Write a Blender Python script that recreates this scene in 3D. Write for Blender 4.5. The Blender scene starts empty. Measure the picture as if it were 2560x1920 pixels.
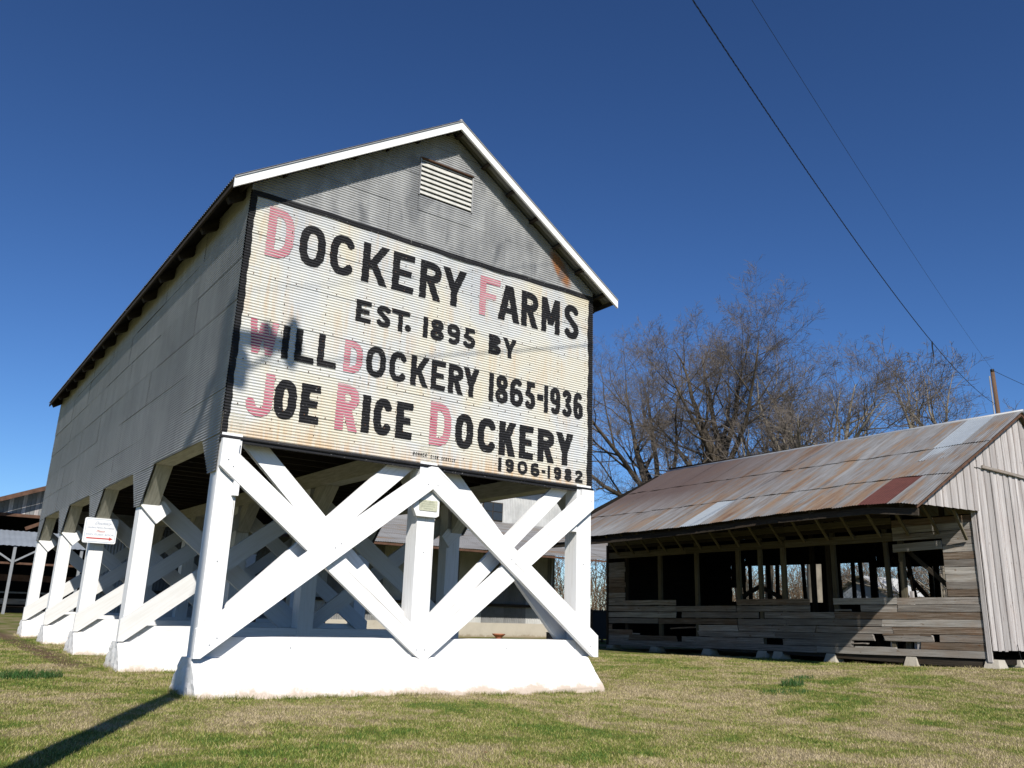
import bpy, math, random
import numpy as np
from mathutils import Vector, Matrix

random.seed(7)
S = bpy.context.scene
COL = S.collection

# ------------------------------------------------------------------ camera
CAM = (-3.0104, -10.559, 1.1199)
YAW, PITCH, ROLL, FPX = 0.6212, 0.2698, 0.0327, 2053.03
_fw = Vector((math.sin(YAW) * math.cos(PITCH), math.cos(YAW) * math.cos(PITCH), math.sin(PITCH)))
_r0 = Vector((math.cos(YAW), -math.sin(YAW), 0))
_u0 = _r0.cross(_fw)
_c, _s = math.cos(ROLL), math.sin(ROLL)
_r = _r0 * _c + _u0 * _s
_u = _u0 * _c - _r0 * _s
cam_data = bpy.data.cameras.new('camera')
cam = bpy.data.objects.new('camera', cam_data)
COL.objects.link(cam)
Mc = Matrix.Identity(4)
for i in range(3):
    Mc[i][0] = _r[i]; Mc[i][1] = _u[i]; Mc[i][2] = -_fw[i]; Mc[i][3] = CAM[i]
cam.matrix_world = Mc
cam_data.sensor_width = 36
cam_data.lens = FPX / 2560 * 36
cam_data.clip_start = 0.1
cam_data.clip_end = 3000
S.camera = cam

# ------------------------------------------------------------------ light
SUN_AZ, SUN_EL = math.radians(26.2), math.radians(37.0)   # direction the light travels, from +Y towards +X
world = bpy.data.worlds.new('World')
S.world = world
world.use_nodes = True
wn = world.node_tree
wn.nodes.clear()
sky = wn.nodes.new('ShaderNodeTexSky')
sky.sky_type = 'NISHITA'
sky.sun_disc = False
sky.sun_elevation = SUN_EL
sky.sun_rotation = math.pi + SUN_AZ
sky.air_density = 1.0
sky.dust_density = 0.0
sky.ozone_density = 10.0
bg = wn.nodes.new('ShaderNodeBackground')
bg.inputs['Strength'].default_value = 0.055
wo = wn.nodes.new('ShaderNodeOutputWorld')
gm = wn.nodes.new('ShaderNodeGamma')            # a deeper, clearer winter sky, the same all round
gm.inputs['Gamma'].default_value = 1.25
tn = wn.nodes.new('ShaderNodeMix'); tn.data_type = 'RGBA'; tn.blend_type = 'MULTIPLY'
tn.inputs['Factor'].default_value = 1.0
tn.inputs['B'].default_value = (1.08, 1.0, 0.95, 1)
wn.links.new(sky.outputs[0], gm.inputs['Color'])
wn.links.new(gm.outputs[0], tn.inputs['A'])
wn.links.new(tn.outputs['Result'], bg.inputs['Color'])
wn.links.new(bg.outputs[0], wo.inputs['Surface'])

sd = bpy.data.lights.new('sun', 'SUN')
sd.energy = 4.6
sd.angle = math.radians(0.55)
sd.color = (1.0, 0.955, 0.88)
sun = bpy.data.objects.new('sun', sd)
COL.objects.link(sun)
sdir = Vector((math.sin(SUN_AZ) * math.cos(SUN_EL), math.cos(SUN_AZ) * math.cos(SUN_EL), -math.sin(SUN_EL)))
sun.rotation_euler = sdir.to_track_quat('-Z', 'Y').to_euler()
sun.location = (-20, -30, 40)

S.view_settings.view_transform = 'Standard'
S.view_settings.look = 'None'
S.view_settings.exposure = 0.35
S.view_settings.gamma = 1
S.view_settings.use_curve_mapping = False
S.render.engine = 'CYCLES'
S.cycles.max_bounces = 6
S.cycles.diffuse_bounces = 1

# ------------------------------------------------------------------ node helpers
class NT:
    def __init__(self, name, rough=0.7, spec=0.3, metal=0.0):
        self.m = bpy.data.materials.new(name)
        self.m.use_nodes = True
        self.t = self.m.node_tree
        self.b = self.t.nodes['Principled BSDF']
        self.b.inputs['Roughness'].default_value = rough
        self.b.inputs['Specular IOR Level'].default_value = spec
        self.b.inputs['Metallic'].default_value = metal
        self._tc = None; self._oi = None; self._geo = None
    def n(self, typ): return self.t.nodes.new(typ)
    def l(self, a, b): self.t.links.new(a, b)
    def obj(self):
        if not self._tc: self._tc = self.n('ShaderNodeTexCoord')
        return self._tc.outputs['Object']
    def rnd(self):
        if not self._oi: self._oi = self.n('ShaderNodeObjectInfo')
        return self._oi.outputs['Random']
    def pos(self):
        if not self._geo: self._geo = self.n('ShaderNodeNewGeometry')
        return self._geo.outputs['Position']
    def scl(self, vec, s, add_random=False):
        mp = self.n('ShaderNodeMapping')
        self.l(vec, mp.inputs['Vector'])
        mp.inputs['Scale'].default_value = s
        if add_random:
            m = self.math('MULTIPLY', self.rnd(), 37.0)
            cb = self.n('ShaderNodeCombineXYZ')
            self.l(m, cb.inputs[0]); self.l(m, cb.inputs[1]); self.l(m, cb.inputs[2])
            self.l(cb.outputs[0], mp.inputs['Location'])
        return mp.outputs[0]
    def noise(self, vec, scale=5, detail=4, rough=0.6, dist=0.0):
        q = self.n('ShaderNodeTexNoise')
        self.l(vec, q.inputs['Vector'])
        q.inputs['Scale'].default_value = scale; q.inputs['Detail'].default_value = detail
        q.inputs['Roughness'].default_value = rough; q.inputs['Distortion'].default_value = dist
        return q.outputs['Fac']
    def ramp(self, fac, stops):
        r = self.n('ShaderNodeValToRGB')
        el = r.color_ramp.elements
        while len(el) < len(stops): el.new(0.5)
        for e, (p, c) in zip(el, stops):
            e.position = p
            e.color = (c, c, c, 1) if isinstance(c, (int, float)) else (*c, 1)
        self.l(fac, r.inputs[0])
        return r.outputs[0]
    def mix(self, f, a, b, mode='MIX'):
        x = self.n('ShaderNodeMix'); x.data_type = 'RGBA'; x.blend_type = mode
        for sock, v in ((x.inputs['Factor'], f), (x.inputs['A'], a), (x.inputs['B'], b)):
            if isinstance(v, (int, float)): sock.default_value = v
            elif isinstance(v, tuple): sock.default_value = (*v, 1)
            else: self.l(v, sock)
        return x.outputs['Result']
    def math(self, op, a, b=0.0, clamp=False):
        x = self.n('ShaderNodeMath'); x.operation = op; x.use_clamp = clamp
        for k, v in ((0, a), (1, b)):
            if isinstance(v, (int, float)): x.inputs[k].default_value = v
            else: self.l(v, x.inputs[k])
        return x.outputs[0]
    def sep(self, vec):
        x = self.n('ShaderNodeSeparateXYZ'); self.l(vec, x.inputs[0]); return x.outputs
    def bump(self, h, strength=0.3, dist=0.01):
        x = self.n('ShaderNodeBump')
        x.inputs['Strength'].default_value = strength; x.inputs['Distance'].default_value = dist
        self.l(h, x.inputs['Height']); self.l(x.outputs[0], self.b.inputs['Normal'])
    def out(self, col):
        if isinstance(col, tuple): self.b.inputs['Base Color'].default_value = (*col, 1)
        else: self.l(col, self.b.inputs['Base Color'])
        return self.m

def mat_white_wood():
    k = NT('white_painted_timber', 0.6, 0.25)
    v = k.scl(k.obj(), (1, 1, 1), True)
    g = k.noise(k.scl(v, (0.6, 11, 11)), 3, 6, 0.65)
    c = k.ramp(g, [(0.30, (0.72, 0.705, 0.67)), (0.50, (0.83, 0.825, 0.81)), (1, (0.86, 0.86, 0.85))])
    d = k.noise(k.scl(v, (0.7, 1.6, 1.6)), 1.5, 5, 0.7)
    c = k.mix(k.ramp(d, [(0.62, 0.0), (0.80, 0.22)]), c, (0.52, 0.49, 0.42))
    sp = k.noise(k.scl(v, (0.35, 1, 1)), 34, 2, 0.5)
    c = k.mix(k.ramp(sp, [(0.74, 0.0), (0.79, 0.5)]), c, (0.36, 0.33, 0.28))
    cr = k.noise(k.scl(v, (0.25, 26, 26)), 2.2, 4, 0.55)
    c = k.mix(k.ramp(cr, [(0.665, 0.0), (0.69, 0.75)]), c, (0.33, 0.30, 0.25))
    k.bump(g, 0.25, 0.005)
    return k.out(c)

def mat_shaded_white():
    k = NT('shade_toned_white_paint', 0.65, 0.2)  # darker white: shade under the house put into the brace colour
    v = k.scl(k.obj(), (1, 1, 1), True)
    g = k.noise(k.scl(v, (0.6, 11, 11)), 3, 6, 0.65)
    c = k.ramp(g, [(0.30, (0.64, 0.63, 0.60)), (0.55, (0.70, 0.695, 0.68)), (1, (0.73, 0.725, 0.71))])
    k.bump(g, 0.3, 0.006)
    return k.out(c)

def mat_aged_white():
    k = NT('aged_cream_timber', 0.75, 0.15)
    v = k.scl(k.obj(), (1, 1, 1), True)
    g = k.noise(k.scl(v, (1.0, 10, 10)), 3, 6, 0.7)
    c = k.ramp(g, [(0.3, (0.34, 0.32, 0.25)), (0.6, (0.54, 0.52, 0.44)), (1, (0.62, 0.60, 0.53))])
    k.bump(g, 0.5, 0.008)
    return k.out(c)

def mat_concrete(name, base, dirt, gz=0.25):
    k = NT(name, 0.85, 0.15)
    z = k.sep(k.pos())[2]
    n1 = k.noise(k.pos(), 2.2, 6, 0.65)
    n2 = k.noise(k.pos(), 14, 5, 0.7)
    n3 = k.noise(k.scl(k.pos(), (1, 1, 0.35)), 3.1, 5, 0.7, 0.4)
    c = k.mix(k.ramp(n1, [(0.45, 0.0), (0.75, 0.45)]), base, tuple(x * 0.78 for x in base))
    c = k.mix(k.ramp(n3, [(0.60, 0.0), (0.74, 0.4)]), c, dirt)
    h = k.math('ADD', z, k.math('ADD', k.math('MULTIPLY', n2, -0.16), k.math('MULTIPLY', k.math('SUBTRACT', n1, 0.5), -0.35)))
    h = k.math('ADD', h, 0.04)
    c = k.mix(k.ramp(h, [(0.0, 0.85), (gz * 0.3, 0.15), (gz, 0.0)]), c, dirt)
    pt = k.noise(k.pos(), 33, 2, 0.5)
    c = k.mix(k.ramp(pt, [(0.71, 0.0), (0.75, 0.6)]), c, tuple(x * 0.7 for x in dirt))
    k.bump(n2, 0.6, 0.015)
    return k.out(c)

def mat_galv(name, lo, hi, blot=0.16, rough=0.52, metal=0.25, rust=False):
    k = NT(name, rough, 0.4, metal)
    p = k.pos()
    n1 = k.noise(p, 0.9, 5, 0.6, 0.3)
    n2 = k.noise(k.scl(p, (1.6, 1.6, 0.35)), 2.5, 5, 0.6)
    f = k.math('ADD', k.math('MULTIPLY', n1, 0.5), k.math('MULTIPLY', n2, 0.5))
    c = k.ramp(f, [(0.36, lo), (0.50, tuple((a + b) / 2 for a, b in zip(lo, hi))), (0.62, hi)])
    r = k.rnd()
    c = k.mix(k.math('MULTIPLY', r, blot), c, tuple(x * 0.62 for x in lo))
    n3 = k.noise(p, 9, 4, 0.6)
    c = k.mix(k.ramp(n3, [(0.55, 0.0), (0.75, 0.25)]), c, tuple(min(1, x * 1.35) for x in hi))
    if rust:
        s = k.sep(p)
        dx = k.math('ABSOLUTE', k.math('SUBTRACT', k.math('SUBTRACT', s[0], 5.45), k.math('MULTIPLY', k.math('SUBTRACT', 7.15, s[2]), 0.55)))
        a = k.math('SUBTRACT', 1.0, k.math('MULTIPLY', dx, 5.0), True)
        dz = k.math('ABSOLUTE', k.math('SUBTRACT', s[2], 7.02))
        b = k.math('SUBTRACT', 1.0, k.math('MULTIPLY', dz, 2.6), True)
        mk = k.math('MULTIPLY', a, b)
        mk = k.math('MULTIPLY', mk, k.math('ADD', n3, 0.4))
        c = k.mix(k.ramp(mk, [(0.08, 0.0), (0.32, 0.95)]), c, (0.30, 0.13, 0.05))
        # old dark weather stains under the ridge
        n5 = k.noise(k.scl(p, (1.1, 1, 0.55)), 2.0, 3, 0.5, 0.6)
        c = k.mix(k.ramp(n5, [(0.55, 0.0), (0.66, 0.62)]), c, (0.13, 0.135, 0.145))
    n4 = k.noise(k.scl(p, (2.2, 2.2, 0.5)), 1.7, 6, 0.7)
    c = k.mix(k.ramp(n4, [(0.70, 0.0), (0.80, 0.5)]), c, (0.27, 0.19, 0.12))
    return k.out(c)

def mat_sign():
    k = NT('painted_sign_metal', 0.6, 0.3)
    p = k.pos()
    n1 = k.noise(k.scl(p, (1.0, 1, 0.8)), 0.9, 4, 0.55, 0.4)
    c = k.ramp(n1, [(0.36, (0.49, 0.505, 0.515)), (0.46, (0.58, 0.58, 0.555)), (0.55, (0.63, 0.60, 0.505)), (0.66, (0.62, 0.565, 0.44))])
    r = k.rnd()
    c = k.mix(k.math('MULTIPLY', r, 0.45), c, (0.62, 0.63, 0.62))
    # rust bleeding down in streaks
    st = k.noise(k.scl(p, (7.0, 1, 0.7)), 1.6, 5, 0.65, 0.3)
    area = k.noise(k.scl(p, (1, 1, 1.3)), 1.3, 3, 0.5)
    m = k.math('MULTIPLY', k.ramp(st, [(0.46, 0.0), (0.66, 1.0)]), k.ramp(area, [(0.44, 0.0), (0.58, 1.0)]))
    c = k.mix(k.math('MULTIPLY', m, 0.42), c, (0.58, 0.40, 0.23))
    # rust gathered along the lower edge
    z = k.sep(p)[2]
    e = k.math('SUBTRACT', 1.0, k.math('MULTIPLY', k.math('SUBTRACT', z, 3.20), 3.6), True)
    e = k.math('MULTIPLY', e, k.ramp(st, [(0.38, 0.25), (0.62, 1.0)]))
    c = k.mix(k.math('MULTIPLY', e, 0.7), c, (0.56, 0.36, 0.18))
    fine = k.noise(p, 24, 3, 0.6)
    c = k.mix(k.ramp(fine, [(0.66, 0.0), (0.78, 0.5)]), c, (0.50, 0.50, 0.49))
    # galvanised metal bared on horizontal wear bands
    wb = k.noise(k.scl(p, (0.5, 1, 6.0)), 2.3, 4, 0.6)
    c = k.mix(k.ramp(wb, [(0.58, 0.0), (0.70, 0.45)]), c, (0.47, 0.49, 0.51))
    return k.out(c)

def mat_black_paint():
    k = NT('black_sign_paint', 0.6, 0.2)
    p = k.pos()
    f = k.noise(k.scl(p, (1.0, 1, 2.0)), 22, 3, 0.6)
    c = k.mix(k.ramp(f, [(0.66, 0.0), (0.74, 0.75)]), (0.018, 0.018, 0.02), (0.42, 0.41, 0.39))
    g = k.noise(p, 2.0, 4, 0.6)
    c = k.mix(k.ramp(g, [(0.5, 0.0), (0.8, 0.35)]), c, (0.06, 0.055, 0.055))
    return k.out(c)

def mat_red_paint():
    k = NT('faded_red_paint', 0.6, 0.2)
    p = k.pos(); z = k.sep(p)[2]
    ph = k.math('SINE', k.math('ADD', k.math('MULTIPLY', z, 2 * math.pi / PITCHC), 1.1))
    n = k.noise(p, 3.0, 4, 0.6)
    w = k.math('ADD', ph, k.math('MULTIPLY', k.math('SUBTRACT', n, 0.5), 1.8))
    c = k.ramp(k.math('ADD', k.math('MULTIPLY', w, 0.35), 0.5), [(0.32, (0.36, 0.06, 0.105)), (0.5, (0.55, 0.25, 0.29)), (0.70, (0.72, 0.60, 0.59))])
    return k.out(c)

def mat_weathered(name, lo, mid, hi, warm, rough=0.85):
    k = NT(name, rough, 0.1)
    v = k.scl(k.obj(), (1, 1, 1), True)
    g = k.noise(k.scl(v, (0.5, 14, 14)), 2.4, 7, 0.7, 0.25)
    c = k.ramp(g, [(0.28, lo), (0.5, mid), (0.72, hi)])
    w = k.noise(k.scl(v, (0.9, 2.0, 2.0)), 1.6, 4, 0.6)
    c = k.mix(k.ramp(w, [(0.48, 0.0), (0.68, 0.7)]), c, k.mix(0.5, c, warm))
    r = k.rnd()
    c = k.mix(k.math('MULTIPLY', r, 0.60), c, tuple(x * 0.45 for x in mid))
    kn = k.noise(k.scl(v, (3.0, 6, 6)), 2.2, 2, 0.4)
    c = k.mix(k.ramp(kn, [(0.70, 0.0), (0.76, 0.7)]), c, tuple(x * 0.5 for x in warm))
    k.bump(g, 0.8, 0.01)
    return k.out(c)

def mat_rust_roof(name, shift=0.0, aged=0.95):
    k = NT(name, 0.55, 0.35, 0.15)
    p = k.pos(); s = k.sep(p)
    st = k.noise(k.scl(p, (0.16, 2.6, 0.3)), 1.5, 7, 0.7, 0.35)
    bl = k.noise(k.scl(p, (0.5, 0.7, 0.5)), 0.9, 4, 0.6)
    r = k.rnd()
    f = k.math('ADD', k.math('MULTIPLY', st, 0.70), k.math('MULTIPLY', bl, 0.30))
    lowr = k.math('SUBTRACT', 1.0, k.math('MULTIPLY', k.math('SUBTRACT', s[0], 14.0), 0.36), True)      # rust is worst along the lower courses at the near end
    near = k.math('SUBTRACT', 1.0, k.math('MULTIPLY', k.math('ADD', s[1], 1.5), 0.13), True)
    f = k.math('ADD', f, k.math('MULTIPLY', k.math('SUBTRACT', k.math('MULTIPLY', lowr, near), 0.35), 0.055))
    f = k.math('ADD', f, shift)
    c = k.ramp(f, [(0.39, (0.275, 0.275, 0.275)), (0.48, (0.205, 0.20, 0.192)), (0.54, (0.25, 0.175, 0.115)), (0.64, (0.145, 0.08, 0.048))])
    # the far, upper part is darker brown
    y = k.math('MULTIPLY', k.math('SUBTRACT', s[1], 2.0), 0.17, True)
    up = k.math('MULTIPLY', k.math('SUBTRACT', s[0], 14.6), 0.42, True)
    c = k.mix(k.math('MULTIPLY', k.math('MULTIPLY', y, up), aged), c, (0.10, 0.070, 0.060))
    fs_ = k.noise(k.scl(p, (0.5, 9.0, 0.8)), 1.7, 4, 0.6, 0.2)
    c = k.mix(k.ramp(fs_, [(0.52, 0.0), (0.68, 0.55)]), c, (0.115, 0.085, 0.07))
    fn = k.noise(p, 26, 3, 0.6)
    c = k.mix(k.ramp(fn, [(0.6, 0.0), (0.8, 0.3)]), c, (0.42, 0.40, 0.39))
    return k.out(c)

def mat_plain(name, col, rough=0.7, spec=0.2, metal=0.0, vary=0.25, scale=6):
    k = NT(name, rough, spec, metal)
    n = k.noise(k.obj(), scale, 5, 0.6)
    c = k.mix(k.ramp(n, [(0.35, 0.0), (0.7, 1.0)]), col, tuple(x * (1 - vary) for x in col))
    return k.out(c)

def ground_color(k, blade=False):
    p = k.pos()
    big = k.noise(p, 0.42, 4, 0.6, 0.9)
    med = k.noise(p, 1.9, 5, 0.7, 0.5)
    f = k.math('ADD', k.math('ADD', k.math('MULTIPLY', big, 0.55), k.math('MULTIPLY', med, 0.45)), -0.008)
    return p, f

def mat_ground():
    k = NT('lawn_soil', 0.95, 0.05)
    p, f = ground_color(k)
    c = k.ramp(f, [(0.40, (0.075, 0.11, 0.020)), (0.47, (0.14, 0.15, 0.036)), (0.52, (0.21, 0.175, 0.085)), (0.60, (0.27, 0.215, 0.13))])
    fn = k.noise(p, 60, 3, 0.7)
    c = k.mix(k.ramp(fn, [(0.35, 0.35), (0.6, 0.0)]), c, (0.07, 0.065, 0.025))
    # bare earth run-off line beside the seed house and drip line
    s = k.sep(p)
    e = k.noise(p, 2.5, 4, 0.6)
    d = k.math('ABSOLUTE', k.math('ADD', k.math('ADD', s[0], 0.42), k.math('MULTIPLY', k.math('SUBTRACT', e, 0.5), 0.5)))
    m = k.math('SUBTRACT', 1.0, k.math('MULTIPLY', d, 2.6), True)
    yy = k.math('MULTIPLY', k.math('SUBTRACT', s[1], 4.4), 0.7, True)
    m = k.math('MULTIPLY', m, yy)
    m = k.math('MULTIPLY', m, k.ramp(e, [(0.35, 0.3), (0.55, 1.3)]))
    c = k.mix(m, c, (0.11, 0.07, 0.045))
    return k.out(c)

def mat_blades():
    k = NT('grass_blades', 0.6, 0.25)
    p, f = ground_color(k)
    at = k.n('ShaderNodeAttribute'); at.attribute_name = 'tone'
    f = k.math('ADD', f, k.math('MULTIPLY', k.math('SUBTRACT', at.outputs['Fac'], 0.5), 0.15))
    c = k.ramp(f, [(0.38, (0.075, 0.135, 0.022)), (0.445, (0.18, 0.21, 0.034)), (0.50, (0.30, 0.27, 0.095)), (0.58, (0.41, 0.33, 0.20))])
    return k.out(c)

PITCHC = 0.0405
M = {}
M['white'] = mat_white_wood()
M['white_shaded'] = mat_shaded_white()
M['vent'] = mat_plain('vent_paint', (0.60, 0.585, 0.53), 0.6, 0.2, 0.0, 0.25, 9)
M['aged'] = mat_aged_white()
M['concrete_white'] = mat_concrete('whitewashed_concrete', (0.80, 0.785, 0.75), (0.47, 0.37, 0.28))
M['concrete'] = mat_concrete('old_concrete', (0.46, 0.42, 0.35), (0.27, 0.22, 0.15))
M['galv_side'] = mat_galv('galvanised_side', (0.262, 0.262, 0.262), (0.375, 0.375, 0.373), metal=0.03)
M['galv_gable'] = mat_galv('galvanised_gable', (0.24, 0.242, 0.245), (0.43, 0.43, 0.42), rust=True, metal=0.05)
M['galv_roof'] = mat_galv('galvanised_roof', (0.25, 0.25, 0.25), (0.36, 0.36, 0.36))
M['sign'] = mat_sign()
M['black'] = mat_black_paint()
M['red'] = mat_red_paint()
M['boards'] = mat_weathered('weathered_boards', (0.095, 0.08, 0.068), (0.29, 0.26, 0.23), (0.58, 0.54, 0.49), (0.30, 0.17, 0.085))
M['boards_brown'] = mat_weathered('brown_stained_boards', (0.06, 0.045, 0.035), (0.20, 0.15, 0.11), (0.42, 0.36, 0.30), (0.26, 0.12, 0.05))
M['boards_light'] = mat_weathered('light_worn_boards', (0.20, 0.18, 0.16), (0.42, 0.39, 0.35), (0.68, 0.64, 0.59), (0.36, 0.23, 0.13))
M['boards_pale'] = mat_weathered('bleached_boards', (0.26, 0.23, 0.22), (0.50, 0.465, 0.445), (0.70, 0.67, 0.65), (0.40, 0.32, 0.29))
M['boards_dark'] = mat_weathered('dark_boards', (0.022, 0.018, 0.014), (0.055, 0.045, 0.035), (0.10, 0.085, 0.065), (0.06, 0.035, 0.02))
M['interior'] = mat_weathered('shade_dark_boards', (0.008, 0.007, 0.006), (0.018, 0.015, 0.012), (0.035, 0.03, 0.024), (0.02, 0.013, 0.008))  # near-black boards, the unlit interior's shade is put into the colour
M['boards_cream'] = mat_weathered('cream_boards', (0.065, 0.056, 0.038), (0.15, 0.13, 0.09), (0.23, 0.205, 0.145), (0.13, 0.09, 0.05))
M['rust_roof'] = mat_rust_roof('rusting_roof')
M['tin_aged'] = mat_rust_roof('ageing_tin', -0.045, 0.0)
M['new_sheet'] = mat_plain('pale_blue_sheet', (0.35, 0.385, 0.41), 0.4, 0.4, 0.1, 0.12)
M['red_sheet'] = mat_plain('dark_red_sheet', (0.12, 0.045, 0.034), 0.6, 0.3, 0.0, 0.3)
M['rust'] = mat_plain('rusted_steel', (0.13, 0.07, 0.045), 0.8, 0.2, 0.0, 0.5, 3)
M['tin'] = mat_plain('grey_tin', (0.36, 0.37, 0.38), 0.5, 0.4, 0.15, 0.3, 1.2)
M['tin_blue'] = mat_plain('blue_grey_tin', (0.27, 0.30, 0.335), 0.5, 0.4, 0.1, 0.2, 1.0)
M['siding'] = mat_plain('pale_siding', (0.52, 0.52, 0.50), 0.6, 0.3, 0.0, 0.3, 1.5)
M['siding_dark'] = mat_plain('grey_siding', (0.24, 0.24, 0.235), 0.7, 0.2, 0.0, 0.4, 1.2)
M['bark'] = mat_plain('bark', (0.10, 0.082, 0.06), 0.9, 0.1, 0.0, 0.45, 2.0)
M['bark_pale'] = mat_plain('pale_bark', (0.24, 0.21, 0.165), 0.9, 0.1, 0.0, 0.4, 2.0)
M['twig'] = mat_plain('twig_bark', (0.155, 0.132, 0.115), 0.85, 0.1, 0.0, 0.4, 0.6)
M['thicket'] = mat_plain('brown_thicket', (0.16, 0.115, 0.075), 0.9, 0.1, 0.0, 0.5, 0.5)
M['rubber'] = mat_plain('black_drum_paint', (0.012, 0.012, 0.014), 0.6, 0.3, 0.0, 0.2)
M['cable'] = mat_plain('black_cable', (0.012, 0.014, 0.016), 0.5, 0.3, 0.0, 0.2)
M['glass'] = mat_plain('dark_glass', (0.03, 0.035, 0.04), 0.15, 0.6, 0.0, 0.2)
M['pole'] = mat_weathered('pole_wood', (0.07, 0.042, 0.028), (0.15, 0.095, 0.062), (0.22, 0.15, 0.105), (0.17, 0.09, 0.05))
M['steel'] = mat_plain('grey_steel', (0.33, 0.34, 0.35), 0.45, 0.4, 0.4, 0.15)
M['terracotta'] = mat_plain('terracotta', (0.50, 0.20, 0.12), 0.8, 0.2)
M['sheet_white'] = mat_plain('white_sign_sheet', (0.80, 0.81, 0.82), 0.4, 0.3, 0.0, 0.03)
M['print_blue'] = mat_plain('pale_blue_print', (0.42, 0.50, 0.62), 0.5, 0.2, 0.0, 0.1)
M['print_grey'] = mat_plain('grey_blue_print', (0.40, 0.45, 0.56), 0.5, 0.2, 0.0, 0.1)
M['print_red'] = mat_plain('red_print', (0.55, 0.06, 0.05), 0.5, 0.2, 0.0, 0.1)
M['print_pink'] = mat_plain('faded_red_print', (0.62, 0.22, 0.20), 0.5, 0.2, 0.0, 0.1)
M['plaque'] = mat_plain('mossy_plaque', (0.56, 0.56, 0.42), 0.6, 0.3, 0.0, 0.35, 14)
M['plaque_ink'] = mat_plain('plaque_ink', (0.34, 0.36, 0.26), 0.6, 0.3, 0.0, 0.2, 14)
M['ground'] = mat_ground()
M['blades'] = mat_blades()
M['tall_grass'] = mat_plain('dark_green_grass', (0.045, 0.11, 0.025), 0.6, 0.2, 0.0, 0.5, 9)

# ------------------------------------------------------------------ object helpers
WM = {}

def tag(o, label=None, cat=None, group=None, kind=None):
    if label: o['label'] = label
    if cat: o['category'] = cat
    if group: o['group'] = group
    if kind: o['kind'] = kind
    return o

def thing(name, loc, label, cat, group=None):
    o = bpy.data.objects.new(name, None)
    COL.objects.link(o)
    o.location = loc
    o.empty_display_size = 0.2
    WM[o] = Matrix.Translation(loc)
    return tag(o, label, cat, group)

def link(name, me, Mw, parent=None):
    o = bpy.data.objects.new(name, me)
    COL.objects.link(o)
    if parent is not None:
        o.parent = parent
        o.matrix_basis = WM[parent].inverted() @ Mw
    else:
        o.matrix_basis = Mw
    WM[o] = Mw
    return o

def mesh(name, verts, faces, mat, smooth=False):
    me = bpy.data.meshes.new(name)
    me.from_pydata([tuple(v) for v in verts], [], faces)
    me.materials.append(mat)
    if smooth:
        me.polygons.foreach_set('use_smooth', [True] * len(me.polygons))
    me.update()
    return me

def obj(name, verts, faces, mat, parent=None, smooth=False, origin=None):
    """verts in world space; origin of the object at their centre (or as given)"""
    if origin is None:
        n = len(verts)
        origin = Vector((sum(v[0] for v in verts) / n, sum(v[1] for v in verts) / n, sum(v[2] for v in verts) / n))
    origin = Vector(origin)
    lv = [(v[0] - origin.x, v[1] - origin.y, v[2] - origin.z) for v in verts]
    return link(name, mesh(name, lv, faces, mat, smooth), Matrix.Translation(origin), parent)

def frame(a, b, side):
    X = (Vector(b) - Vector(a)); L = X.length; X.normalize()
    Z = Vector(side); Z = (Z - X * Z.dot(X)).normalized()
    Y = Z.cross(X)
    Mw = Matrix.Identity(4)
    mid = (Vector(a) + Vector(b)) / 2
    for i in range(3):
        Mw[i][0] = X[i]; Mw[i][1] = Y[i]; Mw[i][2] = Z[i]; Mw[i][3] = mid[i]
    return Mw, L

def plank(name, a, b, w, t, side, mat, parent=None, rough=0.0, segs=1, ragged=0.0):
    """a board or timber from a to b; width w along side, thickness t"""
    Mw, L = frame(a, b, side)
    vs, fs = [], []
    for i in range(segs + 1):
        x = -L / 2 + L * i / segs
        dy = random.uniform(-rough, rough); dz = random.uniform(-rough, rough)
        for (sy, sz) in ((-1, -1), (1, -1), (1, 1), (-1, 1)):
            rx = random.uniform(-ragged, ragged) if i in (0, segs) else 0
            vs.append((x + rx, sy * t / 2 + dy, sz * w / 2 + dz + random.uniform(-rough, rough) * 0.5))
    for i in range(segs):
        for k in range(4):
            a0 = i * 4 + k; a1 = i * 4 + (k + 1) % 4
            fs.append((a0, a0 + 4, a1 + 4, a1))
    fs.append((0, 1, 2, 3)); e = segs * 4
    fs.append((e, e + 3, e + 2, e + 1))
    return link(name, mesh(name, vs, fs, mat), Mw, parent)

def prism(name, poly, axis, c0, c1, mat, parent=None):
    """poly of (u, z); axis 'y' extrudes over y (u = x), axis 'x' extrudes over x (u = y)"""
    n = len(poly); vs = []
    for c in (c0, c1):
        for u, z in poly:
            vs.append((u, c, z) if axis == 'y' else (c, u, z))
    fs = [tuple(range(n)), tuple(range(2 * n - 1, n - 1, -1))]
    for k in range(n):
        k2 = (k + 1) % n
        fs.append((k, k + n, k2 + n, k2))
    # frame whose X runs along the timber, so that the grain follows it
    le = max(range(n), key=lambda k: (poly[(k + 1) % n][0] - poly[k][0]) ** 2 + (poly[(k + 1) % n][1] - poly[k][1]) ** 2)
    du, dz = poly[(le + 1) % n][0] - poly[le][0], poly[(le + 1) % n][1] - poly[le][1]
    E = Vector((0, 1, 0)) if axis == 'y' else Vector((1, 0, 0))
    if abs(c1 - c0) > math.hypot(du, dz): X = E; Y = Vector((0, 0, 1))
    else:
        X = Vector((du, 0, dz)) if axis == 'y' else Vector((0, du, dz)); X.normalize(); Y = E
    Z = X.cross(Y)
    ctr = sum((Vector(v) for v in vs), Vector()) / (2 * n)
    Mw = Matrix.Identity(4)
    for i in range(3): Mw[i][0] = X[i]; Mw[i][1] = Y[i]; Mw[i][2] = Z[i]; Mw[i][3] = ctr[i]
    Mi = Mw.inverted()
    return link(name, mesh(name, [tuple(Mi @ Vector(v)) for v in vs], fs, mat), Mw, parent)

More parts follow.
